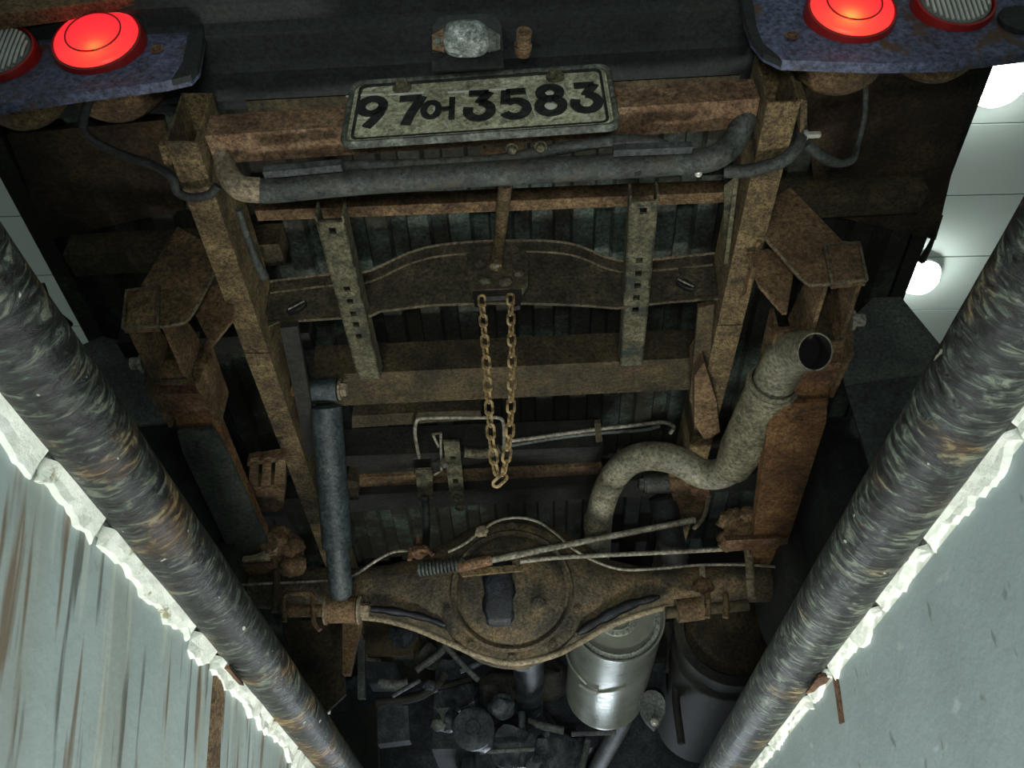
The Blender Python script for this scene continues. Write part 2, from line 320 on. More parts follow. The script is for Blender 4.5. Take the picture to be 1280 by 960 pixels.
# rusty runs on the walls
tag(slab('rust_run', [Xp(266, 846, XL), Xp(275, 849, XL), Xp(277, 880, XL), Xp(273, 910, XL), Xp(271, 960, XL), Xp(258, 960, XL), Xp(262, 900, XL)], (0.004, 0, 0), 'rust_brown', bpy.data.objects['wall_left']), 'rust-brown patch running down the pit wall')
tag(slab('rust_run', [Xp(1040, 826, XR), Xp(1045, 828, XR), Xp(1051, 865, XR), Xp(1056, 903, XR), Xp(1052, 905, XR), Xp(1047, 868, XR)], (-0.003, 0, 0), 'rust_red', bpy.data.objects['wall_right']), 'thin red-brown rust run down the wall')
def pitpipe(x, z, r, mat, label, wy):
    rt = empty('steel_pipe', (x, -1.2, z)); n = 260; bm = bmesh.new(); seg = 28; rings = []
    for i in range(n + 1):
        y = -1.2 + 6.0 * i / n; ring = []
        for k in range(seg):
            a = 2 * math.pi * k / seg; d = V((math.cos(a), 0, math.sin(a)))
            q = r * (1 + 0.022 * noise.noise(V((d.x * 2.2, y * 13 + d.x * 2, d.z * 2.2))) + 0.012 * noise.noise(V((d.x * 3, y * 45, d.z * 3 + 9))))
            ring.append(V((x, y, z)) + d * q)
        rings.append(ring)
    loftbm(bm, rings); finish('pipe_tube', bm, mat, rt, True)
    s = 1 if x > 0 else -1
    for y in wy:   # rusted weld lug that ties the pipe to the pit edge
        slab('weld_lug', [V((x + s * 0.012, y - 0.03, z - r * 0.98)), V((x + s * 0.012, y + 0.035, z - r * 0.98)), V((x + s * 0.05, y + 0.03, z - r * 0.75)), V((x + s * 0.05, y - 0.025, z - r * 0.75))], (-0.002 * s, 0, -0.005), 'rust_red', rt)
    return tag(rt, label, 'pipe', 'pipes along the pit edges')
pitpipe(-0.376, 0.012, 0.0345, 'pit_pipe_dark', 'thick black-smeared steel pipe running above the rust-streaked pit wall', (Xp(300, 845, XL + 0.02).y, 2.2))
pitpipe(0.347, 0.012, 0.0375, 'pit_pipe_grey', 'thick grimy steel pipe running above the plain grey pit wall', (Xp(1010, 830, XR - 0.02).y, 2.3))
# ceiling of wide panels with recessed joints
CZ = 4.10
bm = bmesh.new(); slabbm(bm, [V((-8, -4, CZ + 0.03)), V((8, -4, CZ + 0.03)), V((8, 12, CZ + 0.03)), V((-8, 12, CZ + 0.03))], (0, 0, 0.1))
ceil = tag(finish('ceiling', bm, 'concrete'), kind='structure')
s0 = Zp(1215, 245, CZ).y; pit = (Zp(1160, 388, CZ).y - s0) / 2; me = None
for i in range(-8, 14):
    if me is None:
        o = boxm('ceiling_panel', (-7.9, 0, CZ), (7.9, pit - 0.012, CZ + 0.03), 'ceiling_panel_white', None, 0.002); me = o.data
    else: o = bpy.data.objects.new('ceiling_panel', me); COL.objects.link(o)
    o.location = (0, s0 + pit * i, 0); link(o, ceil)
def ceilamp(u, v, label, r):
    p = Zp(u, v, CZ - 0.11); t = empty('ceiling_lamp', (p.x, p.y, CZ))
    lathe('housing', (p.x, p.y, CZ), (p.x, p.y, CZ - 0.07), [(0, r * 0.75), (0.03, r * 0.8), (0.05, r * 1.02), (0.07, r * 1.02)], 'white_enamel', t)
    lathe('diffuser', (p.x, p.y, CZ - 0.06), (p.x, p.y, CZ - 0.2), [(0, r * 0.97), (0.03, r * 0.96), (0.07, r * 0.85), (0.11, r * 0.6), (0.135, r * 0.25), (0.138, 0.01)], 'lamp_glow', t)
    return tag(t, label, 'lamp', 'ceiling lamps')
ceilamp(1250, 105, 'round glowing white ceiling lamp beside the truck tail light panel', 0.172)
ceilamp(1150, 350, 'round glowing white ceiling lamp close beside the mud flap and bed edge', 0.150)
def add_pit_housing(x, y, z, lx, label):  # added housings, out of view; separate area lights give the light
    t = empty('added_pit_housing', (x, y, -1.6)); boxm('housing', (x - lx / 2 - 0.02, y - 0.09, z - 0.07), (x + lx / 2 + 0.02, y + 0.09, z - 0.02), 'white_enamel', t, 0.004)
    boxm('diffuser', (x - lx / 2, y - 0.07, z - 0.022), (x + lx / 2, y + 0.07, z - 0.012), 'clear_lens', t, 0.002)
    boxm('stand', (x - 0.05, y - 0.05, -1.6), (x + 0.05, y + 0.05, z - 0.07), 'grime_dark', t, 0.003)
    return tag(t, label, 'lamp', 'added lamp housings in the pit')
add_pit_housing(0.05, 1.30, -1.04, 0.5, 'added low white housing for an unseen work lamp, standing in the pit under the rear axle')
add_pit_housing(-0.05, -0.45, -0.79, 0.5, 'added low white housing for an unseen work lamp, standing in the pit behind the truck tail')
fl_ = empty('added_box_housing', (0.08, 5.0, -0.36)); boxm('housing', (-0.2, 4.46, -0.46), (0.36, 5.0, -0.26), 'white_enamel', fl_, 0.004); boxm('diffuser', (-0.17, 4.45, -0.43), (0.33, 4.465, -0.29), 'clear_lens', fl_, 0.002)  # added housing, out of view, set behind the front area light
tag(fl_, 'added white box housing for an unseen lamp, fixed on the end wall of the pit', 'lamp')
#@@TRUCK
# ------------------------------------------------------------------ the truck, seen from below its tail
T = empty('truck', (-0.07, 1.67, 0)); tag(T, 'old rusty light truck parked over the pit, seen from beneath its tail', 'truck')
# cargo bed floor: ribs running along the truck
eL = [B(0, 222, 0.75), B(112, 430, 0.75)]; eR = [B(1222, 135, 0.75), B(1160, 300, 0.75)]
def ext(e, y): t = (y - e[0].y) / (e[1].y - e[0].y); return e[0] + (e[1] - e[0]) * t
eR[1].x = eR[0].x + 0.02
Y0, Y1 = 0.66, 3.4
bm = bmesh.new(); prof = []; nr = 22
for i in range(nr):
    for s, h in ((0.04, 0.0), (0.46, 0.0), (0.54, 0.016), (0.96, 0.016)): prof.append(((i + s) / nr, h))
rows = []
for y in (Y0, 1.3, 2.2, Y1):
    a, b = ext(eL, y), ext(eR, y); rows.append([bm.verts.new(a + (b - a) * s + Zv * h) for s, h in prof])
for r0, r1 in zip(rows, rows[1:]):
    for j in range(len(prof) - 1): bm.faces.new((r0[j], r0[j + 1], r1[j + 1], r1[j]))
fl = finish('bed_floor', bm, 'bed_floor', T)
md = fl.modifiers.new('thick', 'SOLIDIFY'); md.thickness = 0.004
for e, s in ((eL, -1), (eR, 1)):
    a, b = ext(e, 0.60), ext(e, 3.4); beam('bed_side_rail', a + X * -s * 0.014 + Zv * 0.026, b + X * -s * 0.014 + Zv * 0.026, 0.028, 0.05, 'grime_dark', T)
    slab('bed_side_board', [a + Zv * 0.03, b + Zv * 0.03, b + Zv * 0.38, a + Zv * 0.38], (-s * 0.025, 0, 0), 'blue_paint', T)
for k, (u, v) in enumerate(((68, 378), (1163, 295))):
    p = B(u, v, 0.745); tube('side_hook', [p + V((0, -0.05, 0.0)), p + V((0, 0.0, -0.012)), p + V((0.004, 0.06, -0.004))], [0.005, 0.004, 0.007], 'grime_dark', T)
# joists across the bed
def joist(a, b, w, h, mat, name='bed_joist'): return beam(name, a, b, w, h, mat, T)
zj = lambda x, z0: z0 + KR * (x - XC)
for y, w, z0, x0, x1, m in ((1.05, 0.05, 0.705, -0.78, -0.42, 'grime_brown'), (1.28, 0.05, 0.705, -0.78, -0.42, 'grime_dark'), (1.02, 0.05, 0.72, 0.36, 0.66, 'grime_brown'), (0.765, 0.035, 0.705, -0.40, 0.30, 'grime_brown'), (1.9, 0.08, 0.70, -0.76, 0.66, 'grime_dark'), (2.4, 0.08, 0.70, -0.76, 0.66, 'grime_dark')):
    joist(V((x0, y, zj(x0, z0))), V((x1, y, zj(x1, z0))), w, 0.05, m)
joist(B(322, 262, 0.70), B(906, 239, 0.70), 0.022, 0.03, 'rust_brown')
# inner liners between the bed floor and its ribs: brown boards on the left side, smooth sheet on the right
slab('under_board', [B(8, 168, 0.735), B(205, 150, 0.735), B(232, 262, 0.735), B(60, 300, 0.735)], (0, 0, 0.008), 'board_brown', T)
slab('under_sheet', [B(1005, 90, 0.735), B(1222, 80, 0.735), B(1170, 300, 0.735), B(1020, 265, 0.735)], (0, 0, 0.006), 'board_brown', T)
# rear sill: stepped dark pressing
bm = bmesh.new(); pr = [(0.60, 0.83), (0.60, 0.715), (0.615, 0.700), (0.640, 0.700), (0.648, 0.684), (0.685, 0.678), (0.692, 0.664), (0.735, 0.664), (0.742, 0.690), (0.77, 0.694), (0.78, 0.74), (0.80, 0.83)]
loftbm(bm, [[V((x, y, zj(x, z))) for y, z in pr] for x in (-0.78, 0.60)]); sill = finish('rear_sill', bm, 'sill_paint', T, False, 0.003)
tag(sill, 'dark stepped rear sill under the cargo bed')
# licence lamp on its bracket
lb = slab('license_lamp', [D(540, 66, 1.10), D(541, 34, 1.10), D(548, 22, 1.10), D(560, 19, 1.10), D(608, 17, 1.10), D(620, 20, 1.10), D(627, 32, 1.10), D(629, 64, 1.10)], FW * 0.008, 'sill_paint', T); tag(lb, 'small ribbed licence plate lamp on a dark bracket')
slab('bracket', [D(541, 66, 1.10), D(628, 63, 1.10), D(630, 84, 1.085), D(539, 88, 1.085)], UP * 0.004 + FW * 0.02, 'black_rubber', lb)
c = D(583, 50, 1.09); bm = bmesh.new()
def rring(c, a, b, w, h, n=28, p=3.0):
    out = []
    for k in range(n):
        t = 2 * math.pi * k / n; ct, st = math.cos(t), math.sin(t)
        out.append(c + a * (w * math.copysign(abs(ct) ** (2 / p), ct)) + b * (h * math.copysign(abs(st) ** (2 / p), st)))
    return out
n_ = -FW
loftbm(bm, [rring(c, RT, UP, 0.029, 0.022), rring(c + n_ * 0.012, RT, UP, 0.0275, 0.0205), rring(c + n_ * 0.022, RT, UP, 0.020, 0.014), rring(c + n_ * 0.025, RT, UP, 0.008, 0.006)])
lens = finish('lens', bm, 'dirty_lens', lb, True)
for s in (-1, 1):
    slab('mount_ear', [c + RT * s * 0.027 + UP * 0.013, c + RT * s * 0.042 + UP * 0.004, c + RT * s * 0.042 - UP * 0.012, c + RT * s * 0.027 - UP * 0.016], n_ * 0.006, 'rust_brown' if s < 0 else 'plate_frame', lb)
    bolt(c + RT * s * 0.035 - UP * 0.004 + n_ * 0.006, n_, 0.004, 0.004, 'plate_frame', lb)
pb = D(653, 66, 1.10); st = lathe('tube_stub', pb, D(655, 42, 1.075), [(0, 0.011), (0.012, 0.011), (0.012, 0.0095), (0.032, 0.0095), (0.032, 0.006), (0.018, 0.006)], 'rust_brown', T, 16)
# ---------------------------------------------------------------- tail light panels
def tailpanel(poly, Yq, label):
    o = slab('tail_light_panel', [Yp(u, v, Yq) for u, v in poly], (0, 0.014, 0), 'blue_paint', T, 0.003); tag(o, label); return o
PL = tailpanel([(-120, 160), (0, 130), (110, 114), (205, 102), (236, 95), (246, 84), (253, 45), (249, -40), (-120, -40)], 0.645, 'worn blue tail light panel')
PR = tailpanel([(925, -30), (932, 20), (941, 46), (956, 64), (978, 75), (1100, 79), (1190, 77), (1330, 60), (1330, -60), (925, -60)], 0.625, 'worn blue tail light panel')
def flap(p, pts, y): slab('corner_fold', [Yp(u, v, y) for u, v in pts], (0, 0.008, 0), 'sill_paint', p, 0.002)
flap(PL, [(214, 100), (238, 94), (247, 84), (254, 45), (250, -20), (240, -20), (236, 40), (228, 78)], 0.640)
flap(PR, [(924, -20), (931, 22), (940, 48), (955, 66), (978, 77), (973, 70), (954, 54), (946, 34), (938, -20)], 0.620)
def taillight(u, v, Yq, r, lit, panel, label):
    c = Yp(u, v, Yq); a = V((0, -1, -0.16)).normalized(); e = V((0, -0.16, 1)).normalized()
    t = lathe('tail_light', c - a * 0.014, c + a * 0.03, [(0, r * 1.0), (0.022, r * 1.0), (0.028, r * 0.97), (0.029, r * 0.92), (0.024, r * 0.90), (0.004, r * 0.88), (0.002, 0.002)], 'red_rim', T, 48, True, False)
    tag(t, label)
    if lit:
        lathe('lens', c, c + a * 0.03, [(0.008, r * 0.91), (0.015, r * 0.90), (0.019, r * 0.80), (0.021, r * 0.62)], 'red_lens', t, 48, False, False)
        lathe('lens_center', c, c + a * 0.03, [(0.021, r * 0.62), (0.0235, r * 0.61), (0.0235, r * 0.58), (0.0215, r * 0.57), (0.0215, r * 0.3), (0.0215, 0.002)], 'red_lens', t, 48, False, True)
        q = [c + a * 0.0236 + (X * math.cos(k * math.pi / 18) + e * math.sin(k * math.pi / 18)) * r * 0.595 for k in range(37)]; tube('lens_ring', q, 0.0011, 'red_rim', t, 6, 1)
        bc = c + V((-0.14 * r if u > 640 else 0.10 * r, 0, 0)) - e * 0.42 * r + a * 0.002
        lump('bulb', bc, 0.007, 0.006, 0.007, 'bulb_glow', t, 1, 0.0)
        l = bpy.data.lights.new('bulb_light', 'POINT'); l.energy = 0.03 if u < 640 else 0.06; l.color = (1.0, 0.50, 0.10); l.shadow_soft_size = 0.008
        o = bpy.data.objects.new('bulb_light', l); COL.objects.link(o); o.location = bc + a * 0.009; link(o, t)
    else:
        l = lathe('lens', c, c + a * 0.03, [(0, r * 0.90), (0.010, r * 0.90), (0.014, r * 0.86), (0.016, r * 0.5), (0.016, 0.004)], 'clear_lens', t, 48)
        for k in range(-6, 7):
            x = k * r * 0.125; h = math.sqrt(max(0, (r * 0.80) ** 2 - x * x)); d = 0.0165
            tube('lens_rib', [c + X * x - e * h + a * (d - 0.001), c + X * x + a * d, c + X * x + e * h + a * (d - 0.001)], 0.0018, 'lens_rib', t, 6, 4)
    lathe('lamp_back', c - a * 0.02, c - a * 0.14, [(0, r * 1.12), (0.045, r * 1.12), (0.06, r * 0.95), (0.065, r * 0.6)], 'rust_brown', t, 28)
    return t
taillight(126, 58, 0.643, 0.0595, True, PL, 'lit red round tail light')
taillight(2, 74, 0.643, 0.050, False, PL, 'clear ribbed round reversing light in a red rim')
taillight(1061, 21, 0.623, 0.056, True, PR, 'lit red round tail light')
taillight(1189, 10, 0.623, 0.050, False, PR, 'clear ribbed round reversing light in a red rim')
c = Yp(1276, 28, 0.624); lathe('blank_plug', c, c - Y * 0.02, [(0, 0.028), (0.006, 0.028), (0.010, 0.02), (0.011, 0.002)], 'sill_paint', T, 24)
for u, v in ((196, 62), (214, 14), (990, 45)):
    p = Yp(u, v, 0.643 if u < 640 else 0.623); bolt(p, -Y, 0.006, 0.004, 'rust_red', PL if u < 640 else PR, 'rivet')
slab('tailgate_edge', [Yp(-60, 26, 0.60), Yp(0, 18, 0.60), Yp(165, -4, 0.60), Yp(165, -40, 0.60), Yp(-60, -20, 0.60)], (0, 0.02, 0), 'rust_brown', T)
# ---------------------------------------------------------------- frame rails
ZR = 0.53
def rail(out, inn, far, h, side):
    a0, a1 = B(*out, ZR), B(*inn, ZR); w = (a1 - a0).length; a = (a0 + a1) / 2 + Zv * h / 2
    b = far; t = (b - a).normalized(); mid = a + t * 0.44
    o = beam('frame_rail', a, mid, w, h, 'rust_gold', T, hollow=0.0030, depth=0.43, bevel=0.0012); tag(o, 'open rectangular rear end of the rusty chassis rail')
    beam('frame_rail', mid + t * 0.002, b, w * 1.02, h * 1.02, 'rust_gold', T)
    return a, b, w
aL, bL, wL = rail((206, 179), (245, 175), V((-0.545, 2.9, 0.62)), 0.10, -1)
aR, bR, wR = rail((960, 128), (1001, 126), V((0.36, 2.9, 0.64)), 0.10, 1)
# inner cheek plates welded along the rails
def cheek(px, z0, dx, mat='rust_brown', name='rail_cheek'): return slab(name, [B(u, v, z0) for u, v in px], (dx, 0, 0), mat, T)
o = slab('rail_cheek', [B(905, 232, 0.53), B(918, 222, 0.53), B(905, 330, 0.53), B(905, 330, 0.62), B(905, 232, 0.62)], (0.006, 0, 0), 'strap_steel', T)
pl = [(350, 410), (372, 408), (398, 560), (385, 575)]
slab('rail_liner', [B(u, v, 0.545) for u, v in pl], (0, 0, 0.01), 'grime_dark', T)
slab('rail_liner', [B(u, v, 0.545) for u, v in [(873, 385), (893, 380), (880, 540), (862, 500)]], (0, 0, 0.01), 'grime_brown', T)
slab('rail_foot', [B(u, v, 0.52) for u, v in [(868, 470), (880, 452), (895, 500), (900, 540), (882, 552), (868, 530)]], (0, 0.004, 0.07), 'rust_brown', T, 0.003)
tube('rail_bead', [B(298, 262, 0.52), B(318, 320, 0.53), B(330, 345, 0.54)], [0.004, 0.006, 0.008], 'bumper_paint', T)
# end patches on the rails
slab('rail_patch', [B(198, 182, 0.545), B(210, 182, 0.545), B(216, 212, 0.545), B(205, 205, 0.545)], (0.0, 0, 0.03), 'rust_gold', T)
slab('rail_patch', [B(1001, 124, 0.54), B(1009, 126, 0.54), B(1009, 156, 0.54), B(1000, 166, 0.54)], (0.0, 0, 0.04), 'rust_gold', T)
# ---------------------------------------------------------------- rear bumper: box bar, tube, pads
cb0, cb1 = B(262, 187, 0.545), B(945, 141, 0.545)
o = beam('bumper_bar', cb0 + Zv * 0.02, cb1 + Zv * 0.02, 0.045, 0.042, 'bar_rust', T, bevel=0.005); tag(o, 'rusty rectangular cross bar behind the licence plate')
zt = 0.505
bt = tube('bumper_tube', [B(322, 238, zt), B(345, 238, zt), B(450, 228, zt), B(600, 218, zt), B(750, 209, zt), B(855, 203, zt), B(893, 197, zt), B(915, 180, 0.525), B(928, 155, 0.545), B(931, 140, 0.56)], 0.0165, 'bumper_paint', T, 18)
tag(bt, 'dark grey painted bumper tube bent up at its ends')
o = tube('bumper_tube_end', [B(278, 178, 0.56), B(280, 200, 0.545), B(287, 220, 0.525), B(301, 235, zt), B(325, 238, zt)], [0.0135, 0.014, 0.015, 0.0165, 0.0168], 'rust_pale', T, 18); tag(o, 'rusty bent end of the bumper tube')
def pad(u0, v0, u1, v1, mat='slate_rubber'):
    a, b = B(u0, v0, zt - 0.004), B(u1, v1, zt - 0.004); a += V((0, -0.019, 0)); b += V((0, -0.019, 0))
    return beam('bumper_pad', a, b, 0.010, 0.012, mat, bt)
pad(335, 230, 431, 221); pad(765, 203, 862, 199)
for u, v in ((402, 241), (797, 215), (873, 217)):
    p = B(u, v, zt - 0.012); lathe('drain_plug_or_hole', p, p + (CAM - p).normalized() * 0.008, [(0, 0.005), (0.005, 0.005), (0.006, 0.004)], 'black_rubber' if u < 870 else 'bright_bolt', bt, 12)  # the two black discs stand in for the shade inside drilled holes
tube('bumper_cable', [B(340, 212, 0.525), B(420, 208, 0.525), B(520, 206, 0.525), B(620, 200, 0.525), B(700, 186, 0.525), B(765, 176, 0.525), B(815, 178, 0.525), B(850, 192, 0.52)], 0.008, 'bumper_paint', T)
slab('plate_stay', [B(600, 190, 0.53), B(655, 184, 0.53), B(652, 198, 0.53), B(606, 200, 0.53)], (0, 0, 0.006), 'rust_brown', T)
for u, v in ((640, 185), (676, 182)): bolt(B(u, v, 0.522), -Zv, 0.006, 0.008, 'strap_steel', T)
# ---------------------------------------------------------------- licence plate 97 (eo) 3583
cBL, cBR, cTR, cTL = D(424, 186, 1.075), D(777, 158, 1.063), D(762, 84, 1.158), D(439, 103, 1.172)
pc = (cBL + cBR + cTR + cTL) / 4; px = ((cBR - cBL) + (cTR - cTL)).normalized(); pz = ((cTL - cBL) + (cTR - cBR)); PH = pz.length / 2
pz = (pz - px * pz.dot(px)).normalized(); pn = px.cross(pz).normalized()           # pn points to the rear, at the viewer
PW = ((cBR - cBL).length + (cTR - cTL).length) / 2
def rr(w, h, r, d, n=6):
    out = []
    for sx, sz, a0 in ((1, 1, 0), (-1, 1, 90), (-1, -1, 180), (1, -1, 270)):
        for k in range(n + 1):
            a = math.radians(a0 + 90 * k / n); out.append(pc + px * (sx * (w / 2 - r) + r * math.cos(a)) + pz * (sz * (h / 2 - r) + r * math.sin(a)) + pn * d)
    return out
bm = bmesh.new(); loftbm(bm, [rr(PW * 0.97, PH * 0.95, 0.012, -0.004), rr(PW * 0.97, PH * 0.95, 0.012, 0.0), rr(PW * 0.945, PH * 0.90, 0.010, 0.0), rr(PW * 0.935, PH * 0.88, 0.009, 0.0022), rr(PW * 0.92, PH * 0.85, 0.008, 0.0022), rr(PW * 0.91, PH * 0.83, 0.008, 0.0006)])
plate = finish('license_plate', bm, 'plate_white', T, False); tag(plate, 'dirty white licence plate reading 97 eo 3583 in black')
bm = bmesh.new(); q = [rr(PW, PH, 0.017, -0.004), rr(PW, PH, 0.017, 0.002), rr(PW * 0.99, PH * 0.975, 0.016, 0.005), rr(PW * 0.972, PH * 0.935, 0.013, 0.005), rr(PW * 0.958, PH * 0.90, 0.012, 0.003), rr(PW * 0.958, PH * 0.90, 0.012, -0.004)]
loftbm(bm, q, False, False, True); finish('plate_surround', bm, 'plate_frame', plate, True)
bm = bmesh.new(); loftbm(bm, [rr(PW * 0.925, PH * 0.862, 0.009, 0.0023), rr(PW * 0.925, PH * 0.862, 0.009, 0.0032), rr(PW * 0.905, PH * 0.822, 0.008, 0.0032), rr(PW * 0.905, PH * 0.822, 0.008, 0.0007)], False, False, True); finish('plate_border', bm, 'plate_ink', plate)
def stroke(pts, wd, closed=False):                       # flat raised stroke in plate space (x right, z up), metres
    n = len(pts); L, Rr = [], []
    P = [V((a, b, 0)) for a, b in pts]
    for i in range(n):
        p, q = (P[(i - 1) % n], P[(i + 1) % n]) if closed else (P[max(i - 1, 0)], P[min(i + 1, n - 1)])
        t = (q - p).normalized(); m = V((-t.y, t.x, 0)); L.append(P[i] + m * wd / 2); Rr.append(P[i] - m * wd / 2)
    return L, Rr
def char(cx, cz, w, h, strokes, name='plate_character', mat='plate_ink', wd=0.0125):
    bm = bmesh.new()
    for pts, closed in strokes:
        L, Rr = stroke([(cx + a * w, cz + b * h) for a, b in pts], wd, closed)
        f = lambda q, d: bm.verts.new(pc + px * q.x + pz * q.y + pn * d)
        l0, r0, l1, r1 = [[f(q, d) for q in A] for A, d in ((L, 0.0008), (Rr, 0.0008), (L, 0.0028), (Rr, 0.0028))]; n = len(L)
        for i in range(n if closed else n - 1):
            j = (i + 1) % n
            for a, b in ((l1, r1), (l0, l1), (r1, r0)): bm.faces.new((a[i], a[j], b[j], b[i]))
        if not closed:
            for i in (0, n - 1): bm.faces.new((l0[i], l1[i], r1[i], r0[i]))
    return finish(name, bm, mat, plate)
def arc(cx, cy, rx, ry, a0, a1, n=16): return [(cx + rx * math.cos(math.radians(a0 + (a1 - a0) * k / n)), cy + ry * math.sin(math.radians(a0 + (a1 - a0) * k / n))) for k in range(n + 1)]
G = {'9': [(arc(0, 0.22, 0.43, 0.26, 0, 344, 22), True), ([(0.42, 0.14), (0.32, -0.08), (0.12, -0.30), (-0.10, -0.5)], False)],
     '7': [([(-0.45, 0.42), (0.40, 0.42)], False), ([(0.42, 0.45), (0.2, 0.12), (0.0, -0.2), (-0.12, -0.5)], False)],
     '3': [([(-0.42, 0.43), (0.34, 0.43)], False), ([(0.36, 0.44), (0.16, 0.26), (-0.02, 0.08)], False), (arc(-0.02, -0.18, 0.43, 0.27, 92, -205, 22), False)],
     '5': [([(0.40, 0.43), (-0.36, 0.43)], False), ([(-0.36, 0.48), (-0.38, 0.2), (-0.40, 0.02)], False), (arc(-0.04, -0.17, 0.44, 0.27, 130, -150, 22), False)],
     '8': [(arc(0, 0.24, 0.36, 0.22, 0, 342, 20), True), (arc(0, -0.21, 0.43, 0.26, 0, 342, 20), True)]}
def atpx(u, v):                                            # where a pixel meets the plate, in plate space
    r = ray(u, v); s = (pc - CAM).dot(pn) / r.dot(pn); q = CAM + r * s - pc; return q.dot(px), q.dot(pz)
for ch, u, v in (('9', 464, 142), ('7', 513, 139), ('3', 600, 133), ('5', 645, 131), ('8', 688, 126), ('3', 733, 123)):
    x, z = atpx(u, v); char(x, z, 0.034, 0.066, G[ch])
x, z = atpx(547, 138); char(x - 0.008, z, 0.024, 0.040, [(arc(0, 0, 0.40, 0.42, 0, 344, 22), True)], wd=0.0085)
char(x + 0.013, z, 0.03, 0.048, [([(0.18, 0.52), (0.18, -0.52)], False), ([(-0.35, 0.0), (0.2, 0.0)], False)], wd=0.0075)
for u, v in ((503, 112), (694, 98)):
    x, z = atpx(u, v); bolt(pc + px * x + pz * z + pn * 0.001, pn, 0.0085, 0.012, 'strap_steel', plate)
for u0, v0, u1, v1 in ((433, 192 - 70, 441, 122), (486, 120, 530, 117), (560, 117, 640, 112), (655, 110, 670, 148), (703, 109, 713, 127), (555, 156, 560, 161), (726, 144, 735, 151), (444, 121, 478, 119)):
    a, b = atpx(u0, v0), atpx(u1, v1); d = V((b[0] - a[0], b[1] - a[1], 0))
    if d.length < 0.004: continue
    char(a[0], a[1], 1, 1, [([(0, 0), (d.x, d.y)], False)], 'paint_scratch', 'lens_rib', 0.0012)
for u, v, rx, rz in ((545, 137, 0.0035, 0.0075), (686, 119, 0.0065, 0.0055), (688, 134, 0.007, 0.006)):
    x, z = atpx(u, v); bm = bmesh.new(); cc = pc + px * x + pz * z
    loftbm(bm, [[cc + px * rx * math.cos(a) + pz * rz * math.sin(a) + pn * d for a in [2 * math.pi * k / 16 for k in range(16)]] for d in (0.0005, 0.002)]); finish('white_patch', bm, 'lens_rib', plate)
# ---------------------------------------------------------------- curved frame cross member with winch
cl, cr = B(335, 402, 0.565), B(900, 372, 0.565)
def onplane(u, v, off=0.0):                                 # vertical plane through cl and cr
    t = (cr - cl); n = V((t.y, -t.x, 0)).normalized(); r = ray(u, v); s = ((cl + n * off) - CAM).dot(n) / r.dot(n); return CAM + r * s
cn = V(((cr - cl).y, -(cr - cl).x, 0)).normalized()         # towards the rear
top = [(330, 362), (370, 357), (410, 352), (455, 349), (480, 340), (505, 328), (535, 318), (570, 313), (620, 310), (680, 310), (715, 314), (740, 323), (760, 331), (785, 335), (850, 330), (905, 324)]
bot = [(335, 402), (400, 398), (462, 394), (475, 388), (540, 380), (600, 378), (660, 378), (720, 380), (770, 384), (840, 376), (900, 372)]
bm = bmesh.new(); slabbm(bm, [onplane(u, v) for u, v in bot] + [onplane(u, v) for u, v in top[::-1]], -cn * 0.006)
tp = [onplane(u, v) for u, v in top]; bp = [onplane(u, v) for u, v in bot]
for pts, d, th in ((tp, 0.014, 0.005), (bp, 0.004, -0.004)):
    loftbm(bm, [[p, p + cn * d, p + cn * d + Zv * th, p + Zv * th] for p in pts])
for pts in (tp,):
    loftbm(bm, [[p - cn * 0.006, p - cn * 0.075, p - cn * 0.075 + Zv * 0.005, p - cn * 0.006 + Zv * 0.005] for p in pts])
cm = finish('cross_member', bm, 'cm_steel', T, False, 0.001)
tube('edge_lip', [p + cn * 0.014 + Zv * 0.003 for p in tp], 0.0026, 'rust_pale', cm, 6, 3); tube('edge_lip', [p + cn * 0.002 - Zv * 0.012 for p in tp], 0.002, 'rust_pale', cm, 6, 3)
tag(cm, 'humped pressed steel cross member between the chassis rails')
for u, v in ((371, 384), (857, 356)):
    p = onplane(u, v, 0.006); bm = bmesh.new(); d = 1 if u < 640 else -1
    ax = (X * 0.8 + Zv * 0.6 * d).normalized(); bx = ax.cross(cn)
    loftbm(bm, [[p + ax * 0.018 * math.cos(a) + bx * 0.008 * math.sin(a) + cn * k for a in [2 * math.pi * i / 18 for i in range(18)]] for k in (-0.005, 0.004)]); h = finish('dark_slot_disc', bm, 'black_rubber', cm)  # raised black oval puts the shade of an open slot into colour
    tube('wire', [p + cn * 0.005 - ax * 0.015, p + cn * 0.008 + bx * 0.003, p + cn * 0.005 + ax * 0.015], 0.0015, 'wire_steel', cm, 6)
    slab('gusset', [onplane(u + a, v + b, 0.004) for a, b in (((-38, -16), (12, -22), (-14, 14), (-36, 24)) if d > 0 else ((-10, -22), (44, -20), (44, 10), (12, 14)))], -cn * 0.003, 'cm_steel', cm)
wn = slab('chain_winch', [onplane(u, v, 0.022) for u, v in ((584, 318), (598, 308), (640, 306), (660, 316), (660, 350), (654, 360), (590, 362), (585, 352))], -cn * 0.022, 'cm_steel', T, 0.004); tag(wn, 'greasy chain winch block on the cross member')
for u, v, r in ((600, 330, 0.012), (645, 322, 0.010), (648, 342, 0.009), (606, 350, 0.010), (632, 352, 0.012)): lump('winch_lug', onplane(u, v, 0.026), r, 0.008, r * 0.8, 'cm_steel', wn, u)
slab('winch_jaw', [onplane(u, v, 0.018) for u, v in ((590, 362), (652, 360), (650, 382), (640, 384), (636, 370), (608, 371), (606, 384), (594, 384))], -cn * 0.01, 'grime_dark', wn, 0.002)
rod = tube('crank_tube', [B(632, 228, 0.60), onplane(626, 285, 0.05), onplane(620, 334, 0.035)], 0.0105, 'rust_gold', T, 14); p = onplane(620, 332, 0.046); lump('crank_tip', p, 0.006, 0.004, 0.004, 'wire_steel', rod)
